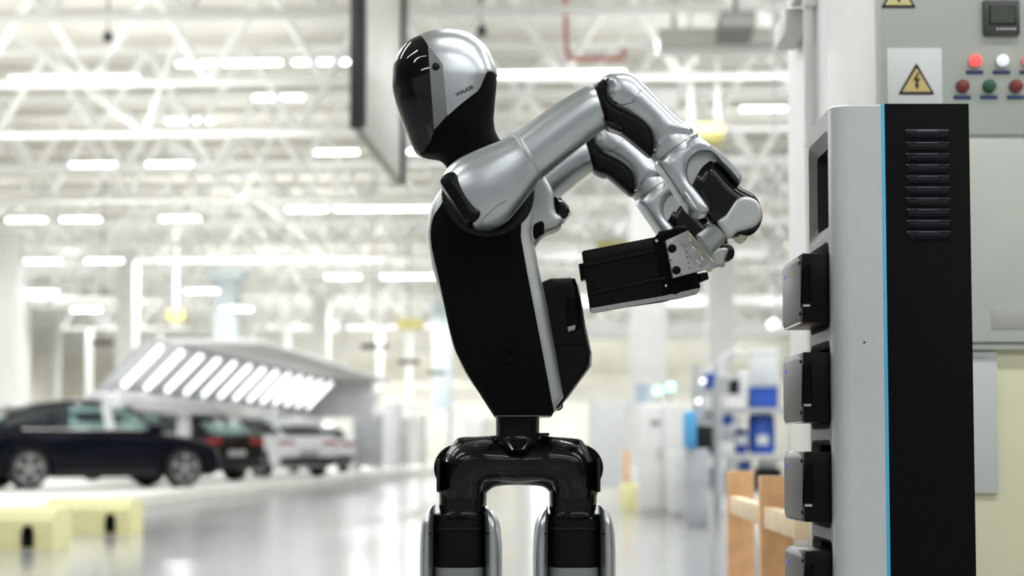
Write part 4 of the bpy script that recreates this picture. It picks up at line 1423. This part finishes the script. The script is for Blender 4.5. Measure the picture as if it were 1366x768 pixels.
    fk = O('wrist_fork', pillow(P([(928, 181), (940, 192), (961, 208), (975, 222), (983, 231.5), (986.5, 240), (984, 248.5), (979, 245), (970, 234), (959, 223), (949, 212), (940, 207.5), (928, 209.5), (919, 217.5), (915.3, 231), (917.5, 245), (925, 254), (934.5, 266), (942.5, 278), (944, 286), (933, 289.5), (922, 285.5), (913, 275), (896, 250.5), (874, 218.5)], YA, 4, (0, 24)), YA, .046, .015, .028, step=.008), SILVER, arm, 'silver forked wrist shell')
    O('fork_recess', pillow(P([(903, 252), (909, 254), (917, 263), (926, 277), (933, 287), (925, 286), (914, 276)]), YA - .034, .012, .006), SILVER2, fk)
    O('fork_cup', pillow(P([(909, 236), (912, 216), (926, 203), (943, 201), (958, 210), (940, 243), (922, 257)]), YA + .004, .024, .004, .018), SILVER2, fk)
    # wrist
    wr = O('wrist', pillow(P([(921, 246), (928, 228), (938, 217), (948, 213), (960, 222), (977, 241), (989, 251), (1004, 259), (1013, 271), (1017, 287), (1014, 301), (1005, 312), (992, 317), (980, 318), (970, 317), (961, 308), (950, 300), (938, 285), (926, 262)]), YA, .0335, .026), BLACKG, arm)
    O('wrist_shaft', tube(q3(925, 243, YA) , q3(972, 268, YA), .031, n=32), BLACKG, wr)
    O('wrist_plate', pillow(P([(988.6, 266), (999, 267.5), (1007, 272), (1012, 281), (1012.5, 294), (1004.5, 304.5), (992, 309.5), (981, 312), (974, 318.5), (967.7, 320), (960, 310), (954.5, 298.5), (965, 290), (972, 280), (979.5, 269.5)]), YA - .028, .013, .006, .006), SILVER2, wr, 'grey bone-shaped wrist cover')
    O('wrist_knob', tube(q3(985, 318, YA - .01), q3(991, 312, YA), .012, .011, 16), BRASS, wr)
    O('wrist_sleeve', limb([((949.5, 299), (968, 320.5), .032, 3.20), ((929, 313), (948.5, 341.5), .032, 3.225)], 3.21, 36, sm=False), SILVER2, wr)
    O('sleeve_ring', limb([((951.5, 297.5), (970, 319.5), .0325, 3.20), ((949.5, 299), (968, 321), .0325, 3.20)], 3.2, 36, sm=False), BLACKM, wr)
    # hand: flange and machined bracket that grips the battery
    hd = O('gripper', pillow([q(*p, 3.3) for p in ((887.6, 321.5), (917, 308), (951, 349), (946, 358), (897.5, 371))], 3.3, .012, .002, .011), ALU, arm, 'machined aluminium gripper bracket')
    O('gripper_flange', limb([((915.8, 309.5), (951, 351), .010), ((917.5, 308), (953, 349.5), .010)], 3.283, 36, sm=False), BRASS, hd)
    for px, py in ((896.5, 331.5), (902.3, 360.5)):
        O('gripper_bolt', disc(q3(px, py, 3.288) + Vector((0, .002, 0)), (0, -1, 0), .0083, .005, 20, .001), BLACKS, hd)
    for px, py in ((914, 328), (915, 335.5), (917, 343), (918.5, 350.5), (920, 357.5), (936, 355.5), (895.5, 347), (909, 366)):
        O('gripper_pin', disc(q3(px, py, 3.288) + Vector((0, .001, 0)), (0, -1, 0), .0014, .0025, 8), INK, hd)
    for (x0, y0, x1, y1) in ((918, 318, 936, 349), (923, 317, 941, 346), (908, 324, 926, 352)):
        O('gripper_rib', tube(q3(x0, y0, 3.289), q3(x1, y1, 3.289), .002, n=8), ALU, hd)
    for (px, py) in ((921, 319), (926, 332), (937, 344), (932, 349)):
        O('gripper_clip', move(box(-.004, .004, -.006, .004, -.004, .004, .0012), q3(px, py, 3.286)), CHROME, hd)
    return arm


make_arm(False)
far_arm = make_arm(True)
# the far wrist shows a cover lug just past the near one
far_lug = q3(966, 340, 3.62)
lug = obj('wrist_lug', pillow(qpoly([(950, 337), (962, 330), (972, 333), (968, 345), (966, 356), (958, 356), (950, 357)], 3.62), 3.62, .012, .005), SILVER2, far_arm)
obj('lug_ring', disc(q3(967, 338, 3.63), (0, -1, 0), .019, .018, 24, .003), BLACKG, far_arm)

# ================================================================== battery held by the robot
bq = q3(840, 370, YC)
bat = thing('battery_pack', 'black battery pack with ribbed sides held in the robot grippers', 'battery', (bq.x, 3.33, q(0, 360, 3.33)[1]))
bat.rotation_euler = (math.radians(4.6), 0, math.radians(-3.2))
YB0, YB1 = 3.325, 3.575
Ym, Hh = (YB0 + YB1) / 2, (YB1 - YB0) / 2


def bpoly(P, per=1, c=(), sm=False):
    return qpoly(P, 3.33, per, c, sm)


obj('battery_case', pillow(bpoly([(776, 336.5), (778.5, 334), (876, 316), (879, 318), (893, 401), (884, 403), (791, 416), (787, 414.5)]), Ym, Hh, .010, Hh - .009), BLACKS, bat)
obj('end_cover', pillow(bpoly([(873, 316.5), (877.5, 312), (879, 309), (893, 306.5), (903, 302.5), (913.5, 301.5), (915, 305), (925, 345), (934, 383), (930, 389.5), (902, 396.5), (884, 400)]), Ym, Hh + .004, .008, Hh - .004), BLACKM, bat)
obj('bottom_rail', pillow(bpoly([(788, 410.5), (883, 395), (931, 384.5), (933.5, 387), (928, 393), (905, 399), (884, 401), (792, 417.5), (787.5, 416.5)]), Ym, Hh + .0045, .002, Hh + .002), GREYBOX, bat)['label'] = 'pale bottom rail'
for (x0, y0, x1, y1) in ((783, 353, 873, 334.5), (788, 391, 888, 370)):
    for s in (YB0 - .001, YB1 + .001):
        obj('side_rib', tube(q3(x0, y0, 3.33).xz.to_3d() * 0 + Vector((q(x0, y0, 3.33)[0], s, q(x0, y0, 3.33)[1])), Vector((q(x1, y1, 3.33)[0], s, q(x1, y1, 3.33)[1])), .0042, n=8), BLACKS, bat)
obj('end_plug', pillow(bpoly([(771, 350.5), (786, 347.5), (790, 369), (774, 373)]), Ym, .06, .003, .056), BLACKS, bat)
obj('latch_plug', pillow(bpoly([(931, 365), (944, 362.5), (946, 372.5), (934, 377)]), 3.37, .025, .002, .022), BLACKS, bat)
for px, py in ((876, 321), (889, 380.5)):
    obj('case_screw', disc(q3(px, py, YB0 - .003) + Vector((0, .003, 0)), (0, -1, 0), .0032, .004, 12, .0008), CHROME, bat)

# ================================================================== battery charging cabinet
YF, YBK = 3.30, 3.60
ZT = CAMH + (600 - 136.5) / FPX * YF + .002
XL = q(1108, 400, YF + .03)[0]
XS = q(1179.5, 460, YF)[0]
XE = q(1184, 460, YF)[0]
XR = q(1297.5, 460, YF)[0]
cab = thing('charging_cabinet', 'tall silver and black battery charging cabinet with a blue edge strip and stacked bays', 'cabinet', ((XL + XR) / 2, (YF + YBK) / 2, 0))
r = .032


def arc_(cx, cy, a0, a1, n=8):
    return [(cx + r * math.cos(a0 + (a1 - a0) * k / n), cy + r * math.sin(a0 + (a1 - a0) * k / n)) for k in range(n + 1)]


ztops = (ZT - .004, ZT)
near_path = [(XS, YF), (XL + r, YF)] + arc_(XL + r, YF + r, -PI / 2, -PI, 8)[1:]
far_path = arc_(XL + r, YBK - r, PI, PI / 2, 8) + [(XS, YBK)]
full = near_path + far_path


def strip(path, z0, z1):
    V = [(x, y, z0) for x, y in path] + [(x, y, z1) for x, y in path]
    n = len(path)
    return V, [(i, i + 1, n + i + 1, n + i) for i in range(n - 1)]


def inset_path(path, d):
    c = Vector(((XL + XS) / 2, (YF + YBK) / 2))
    return [(x + (d if x < c.x - .02 else 0), y + (d if y < c.y else -d)) for x, y in path]


Vt, Ft = [], []
ring0 = [(x, y, ZT - .004) for x, y in full]
ring1 = [(x, y, ZT) for x, y in inset_path(full, .004)]
n_ = len(full)
Vt = ring0 + ring1
Ft = [(i, i + 1, n_ + i + 1, n_ + i) for i in range(n_ - 1)] + [tuple(range(n_, 2 * n_))]
bot = ([(x, y, 0) for x, y in full], [tuple(range(n_))])
back = ([(XS, YF, 0), (XS, YBK, 0), (XS, YBK, ZT - .004), (XS, YF, ZT - .004)], [(0, 1, 2, 3)])
sil = obj('cabinet_shell', join(strip(near_path, 0, ZT - .004), strip(far_path, 0, ZT - .004), (Vt, Ft), bot, back), CABSILVER, cab)
sil['label'] = 'silver rounded front shell'


def rrect(y0, y1, z0, z1, rr=.014, n=5, skew=0):
    P = []
    for cy, cz, a in ((y1 - rr, z1 - rr, 0), (y0 + rr, z1 - rr, PI / 2), (y0 + rr, z0 + rr, PI), (y1 - rr, z0 + rr, 3 * PI / 2)):
        P += [(cy + rr * math.cos(a + PI / 2 * k / n), cz + rr * math.sin(a + PI / 2 * k / n)) for k in range(n + 1)]
    return P


bays = [(1.349, 1.556)] + [(1.165 - .1937 * k, 1.337 - .1937 * k) for k in range(6)]
y0f, y1f = YF + r, YBK - r
outer = [(y0f, 0), (y1f, 0), (y1f, ZT - .004), (y0f, ZT - .004)]
hy0, hy1 = y0f + .010, y1f - .010
holes = [rrect(hy0, hy1, a, b, .02) for a, b in bays]
V2, F2, _ = flat_tri([outer] + holes)
obj('front_plate', ([(XL, v.x, v.y) for v in V2], F2), CABGREY, sil, ang=0)['label'] = 'grey front plate'
for k, (a, b) in enumerate(bays):
    A = rrect(hy0, hy1, a, b, .02)
    i1 = .026 if k == 0 else .012
    B_ = rrect(hy0 + .008, hy1 - .008, a + i1, b - i1 + .002, .016)
    bz = loft([[(XL, y, z) for y, z in A], [(XL + .016, y, z) for y, z in B_]], (False, False))
    o = obj('bay_bezel', bz, CABGREY, cab, ang=30)
    C_ = rrect(hy0 + .012, hy1 - .012, a + i1 + .004, b - i1, .014)
    obj('bay_recess', loft([[(XL + .016, y, z) for y, z in B_], [(XL + .075, y, z) for y, z in C_]], (False, True)), CABDARK, o, ang=30)
    if k == 0:
        zc = (a + b) / 2
        obj('bay_contact', box(XL + .055, XL + .073, hy1 - .08, hy1 - .03, zc - .06, zc + .055, .003), BLACKM, o)
        for j in range(5):
            obj('contact_pin', box(XL + .052, XL + .057, hy1 - .062, hy1 - .055, zc - .048 + j * .022, zc - .036 + j * .022, .001), GREYBOX, o)
obj('edge_strip', box(XS, XE, YF - .001, YBK, 0, ZT, .001), BLUE, cab)['label'] = 'light blue edge strip'
bb = obj('black_housing', box(XE, XR, YF - .001, YBK, 0, ZT + .001, .0015), CABBLACK, cab)
for k in range(10):
    yy = 175 if k == 0 else 191 + (k - 1) * 14.85
    a = q3(1208.5 + k * .25, yy, YF)
    b = q3(1264 + k * .25, yy, YF)
    hh = .0034 if k == 0 else .0022
    pts = [(a.x, a.z - hh), (b.x, b.z - hh), (b.x + .001, b.z), (b.x - .004, b.z + hh), (a.x + .004, a.z + hh), (a.x - .001, a.z)]
    obj('vent_louvre', pillow(cr_closed(pts, 4, (0, 1)), YF - .001, .0062, .005), LOUV, bb)
    obj('vent_hood', pillow(cr_closed([(a.x, a.z - .014), (b.x, b.z - .014), (b.x + .001, b.z), (a.x - .001, a.z)], 4, range(4)), YF - .001, .0045, .012, .001), LOUVD, bb)
p = q3(1153, 456.5, YF)
obj('shell_screw', disc(p + Vector((0, .001, 0)), (0, -1, 0), .0022, .0018, 12), INK, sil)

# ---- battery modules docked in the bays
xm0 = q(1041, 400, 3.585)[0]
m0, m1 = YF + .052, YBK - .026
names_ = ('topmost of the docked column, under the empty bay', 'second from the top of the docked column', 'third from the top of the docked column', 'lowest of the docked column')


def module(zb, label):
    t = thing('battery_module', label, 'battery', (XL, (m0 + m1) / 2, zb), group='battery modules docked in the charging cabinet')
    zt = zb + .136
    # case: side view outline with a slightly crowned front
    prof = []
    obj('module_case', box(xm0 + .006, XL + .055, m0, m1, zb, zt, .004), BLACKS, t)
    # crowned grey face
    n, mm = 12, 6
    R_ = []
    for zz, ins in ((zb + .001, .006), (zb + .004, .002), (zb + .010, 0), (zt - .014, 0), (zt - .006, .002), (zt - .001, .007)):
        ring = []
        for k in range(n + 1):
            u = k / n
            yy = m0 + .002 + (m1 - m0 - .004) * u
            x = xm0 + .0085 * (2 * u - 1) ** 2 * (1 if u < .5 else .3) + ins
            ring.append(Vector((x, yy, zz)))
        ring += [Vector((xm0 + .02, m1 - .004, zz)), Vector((xm0 + .02, m0 + .004, zz))]
        R_.append(ring)
    face = obj('module_face', loft(R_), MODFACE, t)
    face['label'] = 'grey crowned front face'
    for zz in (zb + .018, zt - .018):
        for yy in (m0 + .018, m1 - .03):
            obj('face_screw', disc((xm0 + .012, yy, zz), (-1, 0, 0), .0035, .0095, 10), INK, face)
    obj('face_mark', box(xm0 - .0006, xm0 + .004, m1 - .05, m1 - .038, zt - .034, zt - .026), BLUEL, face, ang=0)
    obj('face_edge', box(xm0 + .002, xm0 + .006, m0 + .01, m1 - .01, zb - .0012, zb + .0014), ALU, face, ang=0)
    g0, g1 = XL - .055, XL - .034
    gr = obj('grip_recess', pillow(cr_closed([(g0, zb + .034), (g1, zb + .03), (g1, zt - .022), (g0 + .003, zt - .024)], 4, range(4)), m0, .0022, .002), BLACKM, t)
    obj('grip_lip', pillow([(g0 - .001, zb + .030), (g1 + .002, zb + .028), (g1, zb + .038), (g0 + .002, zb + .037)], m0 - .001, .0045, .003), DARKG, gr)
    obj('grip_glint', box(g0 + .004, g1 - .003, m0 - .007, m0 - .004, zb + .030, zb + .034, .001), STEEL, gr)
    return t


for k in range(4):
    module(1.178 - .1937 * k, 'black battery module with grey face, ' + names_[k])
